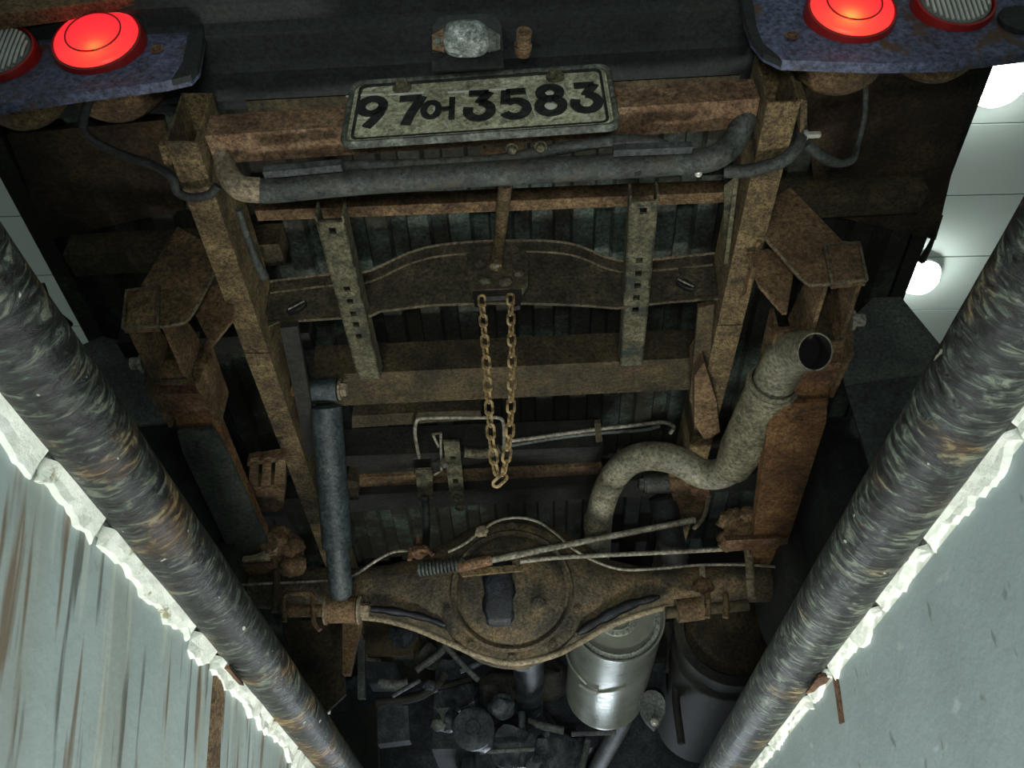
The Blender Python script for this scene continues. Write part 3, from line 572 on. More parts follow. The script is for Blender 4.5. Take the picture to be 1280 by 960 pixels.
# perforated hanger straps: folded channel with punched holes
def strap(e0, e1, w0, w1, holes, z0, z1):
    a, b = B(*e0, z0), B(*e1, z1); t = (b - a).normalized(); x = t.cross(Zv).normalized(); n = x.cross(t).normalized(); L = (b - a).length
    if n.z > 0: n = -n                                       # n points down at the viewer
    bm = bmesh.new(); hs = sorted((B(u, v, z0).y - a.y) / (b.y - a.y) * L for u, v in holes); hw, hl = 0.0052, 0.0062
    cuts = [0.0]
    for h in hs: cuts += [h - hl, h + hl]
    cuts.append(L)
    W = lambda d: w0 + (w1 - w0) * d / L
    def quad(d0, d1, s0, s1):
        slabbm(bm, [a + t * d0 + x * W(d0) * s0, a + t * d1 + x * W(d1) * s0, a + t * d1 + x * W(d1) * s1, a + t * d0 + x * W(d0) * s1], -n * 0.004)
    for i in range(len(cuts) - 1):
        d0, d1 = cuts[i], cuts[i + 1]
        if i % 2 == 0: quad(d0, d1, -0.5, 0.5)
        else:
            k = hw / W(d0); quad(d0, d1, -0.5, -k); quad(d0, d1, k, 0.5)
    for s in (-0.5, 0.5):
        slabbm(bm, [a - t * 0.012 + x * w0 * s, a - t * 0.012 + x * w0 * s * 0.86, b + x * w1 * s * 0.86, b + x * w1 * s], -n * 0.03)
    o = finish('hanger_strap', bm, 'strap_steel', T); tag(o, 'perforated steel hanger strap'); return o
strap((413, 278), (462, 474), 0.041, 0.041, [(414, 289), (431, 365), (437, 381), (441, 397), (444, 411), (448, 426)], 0.545, 0.56)
strap((805, 252), (789, 457), 0.041, 0.041, [(807, 264), (801, 328), (799, 345), (797, 361), (795, 377), (793, 392)], 0.545, 0.56)
# cross beams further forward
b1 = beam('cross_beam', B(395, 492, 0.60) + Zv * 0.04, B(872, 470, 0.60) + Zv * 0.04, 0.10, 0.07, 'grime_brown', T, bevel=0.006); tag(b1, 'brown painted cross beam over the chain')
b2 = beam('cross_beam', B(385, 587, 0.60) + Zv * 0.04, B(752, 573, 0.60) + Zv * 0.04, 0.08, 0.07, 'grime_dark', T, bevel=0.006); tag(b2, 'dark cross beam carrying the brake pipes')
slab('beam_lip', [B(u, v, 0.596) for u, v in ((432, 598), (752, 582), (756, 592), (432, 610))], (0, 0, 0.012), 'rust_brown', b2)
slab('beam_lip', [B(u, v, 0.60) for u, v in ((440, 520), (600, 512), (602, 524), (440, 535))], (0, 0, 0.03), 'grime_brown', b1)
slab('beam_post', [B(u, v, 0.57) for u, v in ((434, 600), (447, 602), (448, 625), (437, 625))], (0, 0, 0.05), 'grime_brown', b2)
# ---------------------------------------------------------------- spring hangers
def hanger(main, sq, inner, Yq, side, mt):
    P = lambda u, v, d=0.0: Yp(u, v, Yq + d)
    h = slab('spring_hanger', [P(u, v) for u, v in main], (0, 0.006, 0), mt, T, 0.002); tag(h, 'rusty welded spring hanger box beside the chassis rail')
    e = slab('end_cap', [P(u, v, -0.006) for u, v in sq], (0, 0.012, 0), mt, h, 0.004)
    cx = sum(u for u, v in sq) / 4; cy = sum(v for u, v in sq) / 4
    slab('inset_panel', [P(cx + (u - cx) * 0.80, cy + (v - cy) * 0.78, -0.0075) for u, v in sq], (0, 0.004, 0), mt, e, 0.001)
    slab('inner_gusset', [P(u, v, 0.03) for u, v in inner], (0, 0.006, 0), mt, h)
    for i in range(4): tube('rim_bead', [P(*sq[i], -0.0085), P(*sq[(i + 1) % 4], -0.0085)], 0.0022, 'hanger_pale', e, 6, 1)
    low = [main[k] for k in ((2, 3, 4, 5, 6) if side < 0 else (5, 6, 7, 8))]
    tube('edge_bead', [P(u, v, -0.001) for u, v in low], 0.0022, 'hanger_pale', h, 6, 2)
    o_b, i_b = sq[3] if side < 0 else sq[2], sq[2] if side < 0 else sq[3]
    for (u, v), zz in ((o_b, 0.0), (i_b, 0.0), ((main[2] if side < 0 else main[8]), 0.01)):
        p = P(u, v) + V((-side * 0.004, 0.009, 0.002)); q = p + V((side * -0.004, 0.15, 0.012))
        slab('side_plate', [p, p + V((0, 0.10, -0.012)), q, q + V((0, 0, 0.06)), p + V((0, 0, 0.055))], (-side * 0.006, 0, 0), mt, h, 0.001)
    p, q = P(*o_b), P(*i_b)
    slab('back_plate', [p + V((0, 0.13, 0.0)), q + V((0, 0.13, 0.0)), q + V((0, 0.13, 0.1)), p + V((0, 0.13, 0.1))], (0, 0.006, 0), 'grime_brown', h)
    b = p + V((side * 0.006, 0.10, 0.012)); bolt(b, X * side, 0.011, 0.022, 'wire_steel', h)
    return h
hanger([(222, 283), (252, 300), (286, 302), (276, 325), (243, 388), (230, 403), (200, 408), (198, 359), (176, 357)], [(158, 363), (199, 357), (197, 408), (153, 410)], [(262, 358), (296, 350), (290, 400), (264, 432), (242, 390)], 0.985, -1, 'rust_brown')
hanger([(988, 234), (1053, 301), (1073, 303), (1086, 346), (1080, 352), (1041, 354), (1014, 356), (1000, 346), (957, 297), (943, 262)], [(1030, 306), (1074, 303), (1084, 350), (1041, 354)], [(933, 317), (960, 311), (974, 317), (992, 340), (984, 390), (978, 390), (949, 356)], 0.92, 1, 'rust_brown')
# ---------------------------------------------------------------- leaf springs
def spring(px, side, mat, yA):
    o = None; (a0, a1, b1, b0) = px
    zA, zB = 0.425, 0.365
    A0, A1, B1, B0 = Zp(*a0, zA), Zp(*a1, zA), Zp(*b1, zB), Zp(*b0, zB)
    for k, (s0, s1) in enumerate(((0.0, 1.6), (-0.10, 1.7), (-0.22, 1.8))):
        bm = bmesh.new(); rings = []
        for i in range(13):
            s = s0 + (s1 - s0) * i / 12; z = Zv * (0.0085 * k + 0.006 * (1 - min(s, 1)) ** 2 * k + (0.10 * (s - 1) ** 2 if s > 1 else 0))
            l, r = A0 + (B0 - A0) * s + z, A1 + (B1 - A1) * s + z
            if i == 0: m = (l + r) / 2; l, r = m + (l - m) * 0.82, m + (r - m) * 0.82
            rings.append([l, r, r + Zv * 0.0075, l + Zv * 0.0075])
        loftbm(bm, rings); x = finish('leaf_spring' if k == 0 else 'leaf', bm, mat if k == 0 else 'rust_leaf', o or T, False, 0.001)
        if k == 0: o = x; tag(o, 'flat leaf spring running from hanger to axle')
    m = (A0 + A1) / 2; d = (m - (B0 + B1) / 2).normalized()
    bolt(m - d * 0.04, -Zv, 0.007, 0.004, mat, o, 'rivet')
    p = m + d * 0.05 + Zv * 0.012
    w = (A1 - A0).length
    slab('spring_shackle', [p + V((-w / 2, -0.03, 0)), p + V((w / 2, -0.03, 0)), p + V((w / 2, 0.045, 0)), p + V((-w / 2, 0.045, 0))], (0, 0, 0.05), 'rust_red', T, 0.004)
    for s in (-1, 1): slab('shackle_plate', [p + V((s * w / 2, -0.07, -0.012)), p + V((s * w / 2, 0.05, -0.010)), p + V((s * w / 2, 0.05, 0.06)), p + V((s * w / 2, -0.07, 0.08))], (s * 0.006, 0, 0), 'rust_brown', T, 0.001)
    tube('spring_eye', [p + V((-w / 2 - 0.012, -0.05, 0.03)), p + V((w / 2 + 0.012, -0.05, 0.03))], 0.022, 'rust_brown', T, 16, 1)
    return o
spring(((217, 542), (270, 536), (340, 690), (292, 700)), -1, 'leaf_grey', 1.15)
spring(((963, 506), (1041, 502), (988, 668), (941, 674)), 1, 'rust_leaf', 1.15)
#@@AXLE
# ---------------------------------------------------------------- rear axle
AY = 1.67
pts = [(300, 713, 757), (345, 712, 760), (400, 711, 764), (450, 712, 768), (485, 708, 774), (520, 699, 784), (550, 684, 797), (580, 667, 811), (610, 654, 822), (642, 649, 827), (675, 654, 823), (705, 667, 812), (735, 686, 796), (765, 702, 780), (800, 710, 766), (840, 712, 757), (900, 710, 752), (960, 708, 750)]
bm = bmesh.new(); rings = []
for u, v0, v1 in pts:
    a, b = Yp(u, v0, AY), Yp(u, v1, AY); c = (a + b) / 2; h = (a.z - b.z) / 2; dep = 0.042 + max(0, h - 0.042) * 0.45
    rings.append([c + Y * dep * math.cos(t) + Zv * h * math.sin(t) for t in [2 * math.pi * k / 24 for k in range(24)]])
loftbm(bm, rings); ax = finish('rear_axle', bm, 'axle_rust', T, True); tag(ax, 'rusty banjo rear axle housing with round differential')
dc = Yp(641, 750, AY); R0 = 0.118
dn = V((0.0, -1, -0.10)).normalized()
lathe('differential_flange', dc + dn * 0.035, dc + dn, [(0, R0 * 1.22), (0.020, R0 * 1.22), (0.026, R0 * 1.17), (0.030, R0 * 1.05), (0.030, R0 * 0.9)], 'axle_rust', ax, 48)
cov = lathe('differential_cover', dc + dn * 0.062, dc + dn, [(0, R0 * 1.02), (0.010, R0 * 1.02), (0.014, R0 * 0.99), (0.012, R0 * 0.95), (0.006, R0 * 0.93), (0.014, R0 * 0.89), (0.026, R0 * 0.78), (0.035, R0 * 0.55), (0.039, R0 * 0.25), (0.0395, 0.002)], 'axle_rust', ax, 40)
# oil-black patch on the cover
bm = bmesh.new(); rows = []
for i in range(9):
    zz = 0.66 - 1.02 * i / 8; row = []; sh = math.sqrt(max(0.0, 1 - ((i - 4) / 4.6) ** 2))
    for j in range(7):
        xx = -0.20 + (-0.25 + 0.50 * j / 6) * (0.55 + 0.45 * sh) + 0.03 * math.sin(i * 1.9 + j); rr_ = math.hypot(xx, zz)
        d = 0.0395 - 0.036 * min(1.0, rr_ / 0.95) ** 2.6
        row.append(bm.verts.new(dc + dn * (0.062 + d + 0.0035) + X * xx * R0 + dn.cross(X) * -zz * R0 * -1 * -1 + V((0, 0, 0))))
    rows.append(row)
for r0, r1 in zip(rows, rows[1:]):
    for j in range(6): bm.faces.new((r0[j], r0[j + 1], r1[j + 1], r1[j]))
oil = finish('oil_patch', bm, 'axle_oil', cov, True); tag(oil, 'glossy blue-black oil stain on the differential cover')
md = oil.modifiers.new('thick', 'SOLIDIFY'); md.thickness = 0.006; md.offset = 0
def oncov(u, v, d): r = ray(u, v); p0 = dc + dn * d; s = (p0 - CAM).dot(dn) / r.dot(dn); return CAM + r * s
lathe('filler_plug', oncov(673, 757, 0.092), oncov(673, 757, 0.092) + dn, [(0, 0.016), (0.008, 0.016), (0.010, 0.012), (0.012, 0.011), (0.018, 0.011), (0.019, 0.009)], 'axle_rust', cov, 12)
slab('tag_plate', [oncov(u, v, 0.086) for u, v in ((586, 716), (606, 715), (608, 736), (588, 737))], dn * 0.003, 'rust_red', cov, 0.0005)
bolt(oncov(597, 727, 0.089), dn, 0.006, 0.004, 'rust_red', cov)
for k in range(10):
    a = 2 * math.pi * (k + 0.5) / 10; e = dn.cross(X).normalized(); bolt(dc + dn * 0.063 + X * math.cos(a) * R0 * 1.1 + e * math.sin(a) * R0 * 1.1, dn, 0.007, 0.006, 'axle_rust', ax)
p = Yp(652, 826, AY); lathe('drain_plug_or_hole', p + Zv * 0.02, p - Zv * 0.02, [(0, 0.024), (0.022, 0.024), (0.028, 0.018), (0.036, 0.014), (0.037, 0.01)], 'grey_metal', ax, 14)
# caked seam lips along the banjo
def seam(px, r, mat, name='axle_seam'): return tube(name, [Yp(u, v, AY - 0.045) for u, v in px], r, mat, ax, 8, 4)
seam([(445, 771), (480, 775), (520, 786), (560, 803), (600, 820), (640, 829), (690, 820), (725, 803), (760, 783), (800, 768), (835, 758)], 0.006, 'rust_pale')
o = seam([(452, 760), (490, 764), (530, 772), (560, 783)], [0.004, 0.008, 0.007, 0.010, 0.006, 0.009, 0.005, 0.007, 0.003], 'axle_oil', 'oil_streak'); seam([(722, 792), (755, 772), (790, 755), (825, 746)], [0.004, 0.011, 0.008, 0.013, 0.010, 0.012, 0.007, 0.009, 0.003], 'axle_oil', 'oil_streak')
# wheels, brake backing plates
def wheel(x, side):
    c = V((x, AY, 0.335)); w = 0.19
    t = lathe('wheel', c - X * w / 2, c + X, [(0.0, 0.19), (0.0, 0.235), (0.012, 0.285), (0.03, 0.318), (0.05, 0.332), (0.14, 0.332), (0.16, 0.318), (0.178, 0.285), (0.19, 0.235), (0.19, 0.19)], 'black_rubber', T, 56); tag(t, 'dark rear tyre on the axle end')
    lathe('rim', c - X * w / 2, c + X, [(0.03, 0.19), (0.02, 0.185), (0.04, 0.175), (0.09, 0.165), (0.15, 0.175), (0.16, 0.19)], 'grime_dark', t, 40)
    lathe('brake_drum', c - X * side * 0.14, c + X * side, [(0, 0.05), (0, 0.128), (0.012, 0.135), (0.085, 0.135), (0.09, 0.12)], 'grime_dark', t, 40)
wheel(-0.715, -1); wheel(0.605, 1)
tube('axle_tube', [Yp(300, 735, AY), V((-0.66, AY, 0.335))], 0.036, 'grime_brown', ax, 16, 1); tube('axle_tube', [Yp(955, 729, AY), V((0.55, AY, 0.335))], 0.036, 'grime_brown', ax, 16, 1)
# left shock absorber
def shock(top, bot, mid, r1, r2, mat, label):
    top, bot = V(top), V(bot); d = bot - top; L = d.length; dd = d / L
    s = lathe('shock_absorber', top + dd * 0.028, bot, [(0, r1 * 0.7), (0.004, r1), (L * mid, r1), (L * mid + 0.002, r1 * 1.04), (L * mid + 0.004, r1 * 0.8)], mat, T, 26); tag(s, label)
    lathe('lower_tube', top, bot, [(L * mid, r2), (L - 0.07, r2), (L - 0.066, r2 * 1.02), (L - 0.06, r2 * 1.02), (L - 0.05, r2), (L - 0.032, r2 * 0.92), (L - 0.024, r2 * 0.6)], mat, s, 24)
    return s, top, bot, dd
tp_, bt_ = B(406, 487, 0.575), Yp(428, 763, 1.60)
sh, tp_, bt_, dd = shock(tp_, bt_, 0.63, 0.0285, 0.0225, 'shock_paint', 'dark blue-grey telescopic shock absorber')
tube('upper_eye', [tp_ - X * 0.024, tp_ + X * 0.024], 0.022, 'shock_paint', sh, 20, 1); tube('upper_pin', [tp_ - X * 0.06, tp_ + X * 0.03], 0.011, 'rust_red', sh, 12, 1); bolt(tp_ + X * 0.027, X, 0.014, 0.014, 'rust_pale', sh, 'nut')
tube('lower_eye', [bt_ - X * 0.030, bt_ + X * 0.028], 0.024, 'rust_brown', sh, 20, 1); tube('lower_pin', [bt_ - X * 0.11, bt_ + X * 0.034], 0.012, 'rust_brown', sh, 12, 1); bolt(bt_ + X * 0.030, X, 0.013, 0.022, 'rust_pale', sh, 'nut')
for s in (-0.033, 0.031): lathe('washer', bt_ + X * s, bt_ + X, [(0, 0.027), (0.004, 0.027)], 'rust_pale', sh, 20)
tube('pin_loop', [Yp(u, v, 1.59) for u, v in ((356, 777), (355, 752), (359, 743), (374, 742), (388, 742), (391, 750), (392, 776), (400, 788))], 0.0045, 'rust_brown', T, 8, 4)
# right shock absorber
a, b = B(824, 604, 0.56), Yp(852, 735, 1.84)
s2, a, b, dd2 = shock(a, b, 0.60, 0.030, 0.024, 'black_rubber', 'black shock absorber behind the exhaust pipe')
bolt(a - X * 0.03, -X, 0.015, 0.016, 'bumper_paint', s2, 'nut'); tube('upper_eye', [a - X * 0.03, a + X * 0.035], 0.024, 'bumper_paint', s2, 18, 1)
tube('lower_eye', [Yp(846, 764, 1.60), Yp(878, 760, 1.60)], 0.022, 'rust_brown', s2, 18, 1); tube('lower_pin', [Yp(832, 766, 1.60), Yp(935, 756, 1.60)], 0.011, 'grime_brown', s2, 12, 1)
for u in (884, 907): tube('pin_loop', [Yp(u, 742, 1.60), Yp(u + 1, 755, 1.59), Yp(u, 772, 1.59)], 0.006, 'rust_brown', T, 8, 2)
# spring seats, bump stops, u-bolts
def ubolt(px, r, mat): return tube('u_bolt', [Yp(u, v, y) for u, v, y in px], r, mat, T, 10, 4)
ubolt([(345, 705, 1.60), (346, 725, 1.60), (344, 765, 1.60)], 0.008, 'grime_brown'); ubolt([(934, 676, 1.60), (937, 705, 1.60), (939, 748, 1.60)], 0.009, 'rust_pale')
slab('spring_seat', [Zp(292, 722, 0.345), Zp(345, 716, 0.345), Zp(346, 704, 0.345), Zp(292, 706, 0.345)], (0, 0.02, 0.02), 'rust_red', T, 0.003)
o = slab('spring_wrap', [Zp(u, v, 0.352) for u, v in ((291, 703), (318, 699), (340, 690), (347, 684), (346, 694), (338, 706), (300, 711), (291, 710))], (0, 0, 0.01), 'cloth_pale', T, 0.002)
slab('spring_seat', [Zp(905, 690, 0.355), Zp(985, 684, 0.355), Zp(985, 672, 0.355), Zp(908, 676, 0.355)], (0, 0.02, 0.02), 'rust_red', T, 0.003)
for i, (u, v, r, y) in enumerate(((345, 676, 0.032, 1.55), (358, 688, 0.036, 1.57), (366, 706, 0.026, 1.57), (330, 670, 0.02, 1.54))): lump('axle_lump', Yp(u, v, y), r, r * 0.8, r * 0.9, 'rust_brown', T, i, 0.38)
for i, (u, v, r, y) in enumerate(((918, 652, 0.030, 1.55), (930, 664, 0.030, 1.55), (912, 675, 0.026, 1.56), (936, 645, 0.02, 1.53))): lump('axle_lump', Yp(u, v, y), r, r * 0.8, r * 0.9, 'rust_brown', T, i + 9, 0.38)
# bump stop bracket by the left rail
bs = slab('bump_stop', [B(u, v, 0.50) for u, v in ((309, 611), (356, 604), (354, 634), (345, 640), (320, 639), (311, 624))], (0, 0, 0.03), 'rust_brown', T, 0.004); tag(bs, 'rusty slotted bump stop bracket')
for u0, u1 in ((310, 322), (326, 338), (342, 356)): slab('fin', [B(u, v, 0.50) for u, v in ((u0, 611), (u1, 609), (u1 + 1, 571), (u0 + 3, 573))], (0, 0, 0.012), 'rust_brown', bs, 0.002)
slab('fin', [B(u, v, 0.50) for u, v in ((309, 578), (356, 571), (356, 576), (309, 583))], (0, 0, 0.02), 'rust_brown', bs, 0.001)
slab('side_bracket', [B(u, v, 0.52) for u, v in ((835, 575), (880, 608), (887, 618), (880, 642), (868, 654), (845, 640), (838, 610))], (0, 0.01, 0.03), 'rust_brown', T, 0.004)
slab('side_bracket', [B(u, v, 0.50) for u, v in ((862, 606), (886, 612), (889, 622), (876, 628), (864, 618))], (0, 0, 0.012), 'rust_red', T, 0.003)
tube('bracket_hook', [B(886, 620, 0.50), B(880, 645, 0.50), B(868, 660, 0.50)], 0.005, 'rust_pale', T, 8)
# ---------------------------------------------------------------- exhaust
ex = tube('exhaust_pipe', [V((0.20, 1.99, 0.42)), Zp(747, 715, 0.44), Zp(747, 680, 0.47), Zp(750, 640, 0.50), Zp(762, 605, 0.525), Zp(782, 580, 0.53), Zp(810, 570, 0.525), Zp(845, 575, 0.50), Zp(878, 592, 0.475), Zp(905, 590, 0.46), Zp(926, 570, 0.455), Zp(938, 545, 0.455)], 0.0290, 'pipe_dust', T, 24, 5); tag(ex, 'bent grey exhaust pipe rising over the axle')
tube('sleeve', [Zp(916, 584, 0.458), Zp(928, 560, 0.456), Zp(945, 524, 0.458), Zp(968, 476, 0.462)], [0.033, 0.040, 0.040, 0.040], 'pipe_grime', ex, 28, 4, hollow=0.94)
lathe('clamp_ring', Zp(965, 483, 0.462), Zp(970, 472, 0.462), [(0, 0.040), (0, 0.0435), (0.007, 0.0435), (0.007, 0.040)], 'pipe_dust', ex, 28, False, False)
q0 = Zp(957, 500, 0.462); q1 = Zp(972, 468, 0.463)
tip = tube('tailpipe_tip', [q0, q1, D(985, 446, 1.375), D(1000, 438, 1.335), D(1019, 440, 1.29)], [0.035, 0.035, 0.035, 0.032, 0.0285], 'pipe_dust', ex, 30, 6, hollow=0.92); tag(tip, 'open curved tailpipe tip')
tube('soot_shade_lining', [D(985, 446, 1.375), D(1000, 438, 1.335), D(1019, 440, 1.291)], [0.030, 0.0285, 0.0262], 'black_void', tip, 24, 5, hollow=0.97)  # black lining: soot, plus the pipe mouth's inner shade put into the colour
tube('exhaust_joint', [Zp(747, 660, 0.486), Zp(748, 648, 0.494)], 0.0305, 'pipe_grime', ex, 24, 1)
m0, m1 = V((0.185, 1.95, 0.385)), V((0.185, 2.46, 0.375)); mr = 0.108; ML = (m1 - m0).length
mf = lathe('muffler', m0, m1, [(0.012, mr * 0.97), (0.0, mr * 0.985), (0.0, mr * 1.02), (0.010, mr * 1.02), (0.014, mr), (ML - 0.02, mr * 0.985), (ML - 0.012, mr * 1.01), (ML, mr * 1.0), (ML + 0.01, mr * 0.8), (ML + 0.015, 0.01)], 'muffler_steel', T, 56); tag(mf, 'shiny cylindrical steel muffler with a seam')
lathe('end_cap', m0, m1, [(0.013, mr * 0.96), (0.006, mr * 0.93), (0.004, mr * 0.85), (0.014, mr * 0.78), (0.016, mr * 0.45), (0.008, mr * 0.42), (0.008, mr * 0.30), (0.02, mr * 0.28), (0.02, 0.003)], 'muffler_cap_steel', mf, 48)
lathe('inlet_ring', m0 + V((-0.03, -0.012, 0.0)), m1, [(0, 0.030), (0, 0.036), (0.02, 0.036), (0.02, 0.030)], 'muffler_steel', mf, 28, False, False)
def onmuf(u, v, k=1.0):
    r = ray(u, v); s = 1.6
    best = None
    for i in range(400):
        s = 1.6 + i * 0.003; p = CAM + r * s; d = math.hypot(p.x - m0.x, p.z - (m0.z - 0.01 * (p.y - m0.y) / 0.5))
        if d < mr * k: return p
        if best is None or d < best[0]: best = (d, p)
    return best[1]
tube('strap_wire', [onmuf(u, v, 1.03) for u, v in ((706, 808), (712, 828), (722, 843), (733, 855))], 0.004, 'muffler_steel', mf, 8, 4)
tube('strap_pin', [onmuf(u, v, 1.05) for u, v in ((725, 856), (735, 862), (747, 866))], 0.0045, 'bright_bolt', mf, 10, 3)
tube('strap_wire', [onmuf(u, v, 1.02) for u, v in ((747, 866), (765, 864), (782, 859))], 0.0025, 'muffler_steel', mf, 8, 4)
# front end pipe of the muffler and hanger
tube('front_pipe', [m1 + V((0.02, -0.02, -0.02)), m1 + V((0.06, 0.1, -0.03)), m1 + V((0.02, 0.5, -0.05)), m1 + V((-0.05, 1.3, -0.05))], 0.028, 'grey_metal', T, 16)
# round tank beside the muffler
k0 = Yp(915, 786, 2.02); k1 = k0 + V((0.02, 0.75, 0.0))
tk = lathe('round_tank', k0, k1, [(0.03, 0.105), (0.0, 0.112), (0.0, 0.135), (0.02, 0.135), (0.03, 0.125), (0.10, 0.125), (0.11, 0.132), (0.13, 0.132), (0.14, 0.125), (0.73, 0.125), (0.75, 0.09)], 'grime_dark', T, 48); tag(tk, 'dark cylindrical tank with rolled rim')
lathe('tank_end', k0, k1, [(0.03, 0.108), (0.02, 0.085), (0.012, 0.075), (0.012, 0.05), (0.018, 0.002)], 'grime_brown', tk, 40)
# ---------------------------------------------------------------- rods, cables and brake pipes
def wire(name, px, r, mat='wire_steel', fn=Zp, sub=5): return tube(name, [fn(*q) for q in px], r, mat, T, 8, sub)
br = wire('brake_rod', [(585, 706, 1.50), (700, 683, 1.53), (868, 650, 1.58)], 0.0066, 'wire_steel', Yp); tag(br, 'pale straight brake rod crossing over the differential')
tube('rod_clevis', [Yp(572, 709, 1.50), Yp(614, 700, 1.505)], 0.010, 'rust_red', br, 10, 1)
wire('brake_cable', [(650, 702, 1.52), (700, 697, 1.53), (800, 692, 1.55), (900, 687, 1.57), (1045, 678, 1.58)], 0.0044, 'wire_steel', Yp)
pts_ = []
for i in range(140):
    q = i / 139; c0 = Yp(522, 712, 1.52) + (Yp(582, 705, 1.505) - Yp(522, 712, 1.52)) * q; a = q * 2 * math.pi * 13
    pts_.append(c0 + V((0, math.cos(a), math.sin(a))) * 0.011)
tube('return_spring', pts_, 0.0026, 'grey_metal', T, 6, 1)
slab('rod_plate', [Yp(u, v, 1.53) for u, v in ((572, 712), (645, 706), (662, 699), (667, 705), (652, 713), (578, 720))], (0, 0.006, 0), 'rust_gold', T, 0.001)
wire('brake_pipe', [(270, 733, 1.60), (300, 731, 1.60), (365, 728, 1.60), (420, 725, 1.61), (443, 719, 1.61), (470, 701, 1.61), (492, 690, 1.60), (518, 688, 1.58)], 0.0030, 'wire_steel', Yp)
wire('brake_pipe', [(560, 690, 1.56), (580, 680, 1.56), (600, 665, 1.57), (620, 652, 1.58), (645, 647, 1.58), (672, 652, 1.58), (695, 667, 1.57), (715, 685, 1.56), (745, 702, 1.57), (780, 712, 1.58), (830, 710, 1.60), (880, 706, 1.60), (930, 706, 1.60), (990, 709, 1.60), (1003, 700, 1.60), (1012, 684, 1.60)], 0.0030, 'wire_steel', Yp)
lump('pipe_clip', Yp(602, 664, 1.56), 0.012, 0.009, 0.012, 'rust_pale', T, 3, 0.4); lump('pipe_clip', Yp(1001, 686, 1.58), 0.012, 0.01, 0.012, 'wire_steel', T, 5, 0.4)
lump('pipe_junction', Yp(523, 690, 1.58), 0.018, 0.012, 0.014, 'rust_red', T, 8, 0.5)
for (u, v), (x, z) in (((513, 686), (512, 700)), ((532, 684), (541, 694)), ((523, 680), (522, 670))): tube('junction_nut', [Yp(u, v, 1.575), Yp(x, z, 1.575)], 0.005, 'rust_red', T, 8, 1)
slab('axle_strap', [Yp(u, v, AY - 0.05) for u, v in ((873, 708), (880, 708), (883, 735), (875, 737))], (0, -0.006, 0), 'rust_pale', T, 0.001); lump('strap_nut', Yp(879, 733, AY - 0.05), 0.02, 0.012, 0.016, 'rust_brown', T, 6, 0.4)
wire('pipe_loop', [(524, 572, 0.58), (519, 545, 0.58), (520, 528, 0.58), (527, 523, 0.58), (560, 522, 0.58), (600, 522, 0.58), (622, 522, 0.58), (629, 528, 0.58), (630, 550, 0.58), (629, 568, 0.58)], 0.0038, 'wire_steel', B)
wire('long_pipe', [(640, 551, 0.585), (690, 544, 0.585), (750, 536, 0.585), (800, 531, 0.585), (828, 528, 0.585), (842, 533, 0.585), (838, 541, 0.585)], 0.0042, 'wire_steel', B)
wire('long_pipe', [(620, 560, 0.585), (690, 548, 0.585), (750, 541, 0.585), (800, 538, 0.585), (825, 533, 0.585)], 0.0042, 'grey_metal', B)
slab('pipe_clamp', [B(u, v, 0.58) for u, v in ((743, 530), (751, 529), (753, 552), (745, 553))], (0, 0, 0.01), 'grime_brown', T, 0.001)
hb = slab('hose_bracket', [B(u, v, 0.575) for u, v in ((519, 588), (540, 587), (542, 624), (523, 627))], (0, 0, 0.006), 'strap_steel', T, 0.002)
tube('brake_hose', [B(531, 620, 0.57), B(533, 645, 0.54), B(533, 668, 0.50), B(531, 690, 0.42)], 0.0085, 'bumper_paint', T, 12)
def pstrip():
    a, b = B(564, 552, 0.56), B(571, 615, 0.55); t = (b - a).normalized(); x = V((1, 0, 0)); x = (x - t * x.dot(t)).normalized(); bm = bmesh.new(); L = (b - a).length; n = x.cross(t)
    ds = [0, L * 0.28, L * 0.34, L * 0.72, L * 0.82, L]
    for i in range(5):
        for s0, s1 in (((-1, 1),) if i % 2 == 0 else ((-1, -0.35), (0.35, 1))):
            slabbm(bm, [a + t * ds[i] + x * 0.016 * s0, a + t * ds[i + 1] + x * 0.016 * s0, a + t * ds[i + 1] + x * 0.016 * s1, a + t * ds[i] + x * 0.016 * s1], n * 0.005)
    o = finish('drop_strip', bm, 'strap_steel', T); tag(o, 'short punched steel strip with a shackle')
    c = B(572, 620, 0.55); pts = [c + x * 0.013 * math.cos(a_) + t * 0.017 * math.sin(a_) for a_ in [2 * math.pi * k / 16 for k in range(17)]]
    tube('shackle', pts, 0.0042, 'strap_steel', o, 8, 1); lump('shackle_pin', B(575, 634, 0.55), 0.010, 0.008, 0.008, 'strap_steel', o, 2, 0.5)
    tube('pin', [B(580, 565, 0.56), B(605, 567, 0.56), B(625, 560, 0.565)], 0.011, 'strap_steel', o, 10)
    lump('nut', B(556, 580, 0.56), 0.010, 0.01, 0.010, 'wire_steel', o, 4, 0.4)
pstrip()
wire('hook_wire', [(548, 558, 0.57), (541, 543, 0.57), (551, 541, 0.57), (551, 560, 0.57), (552, 588, 0.57), (543, 593, 0.57)], 0.003, 'wire_steel', B, 1)
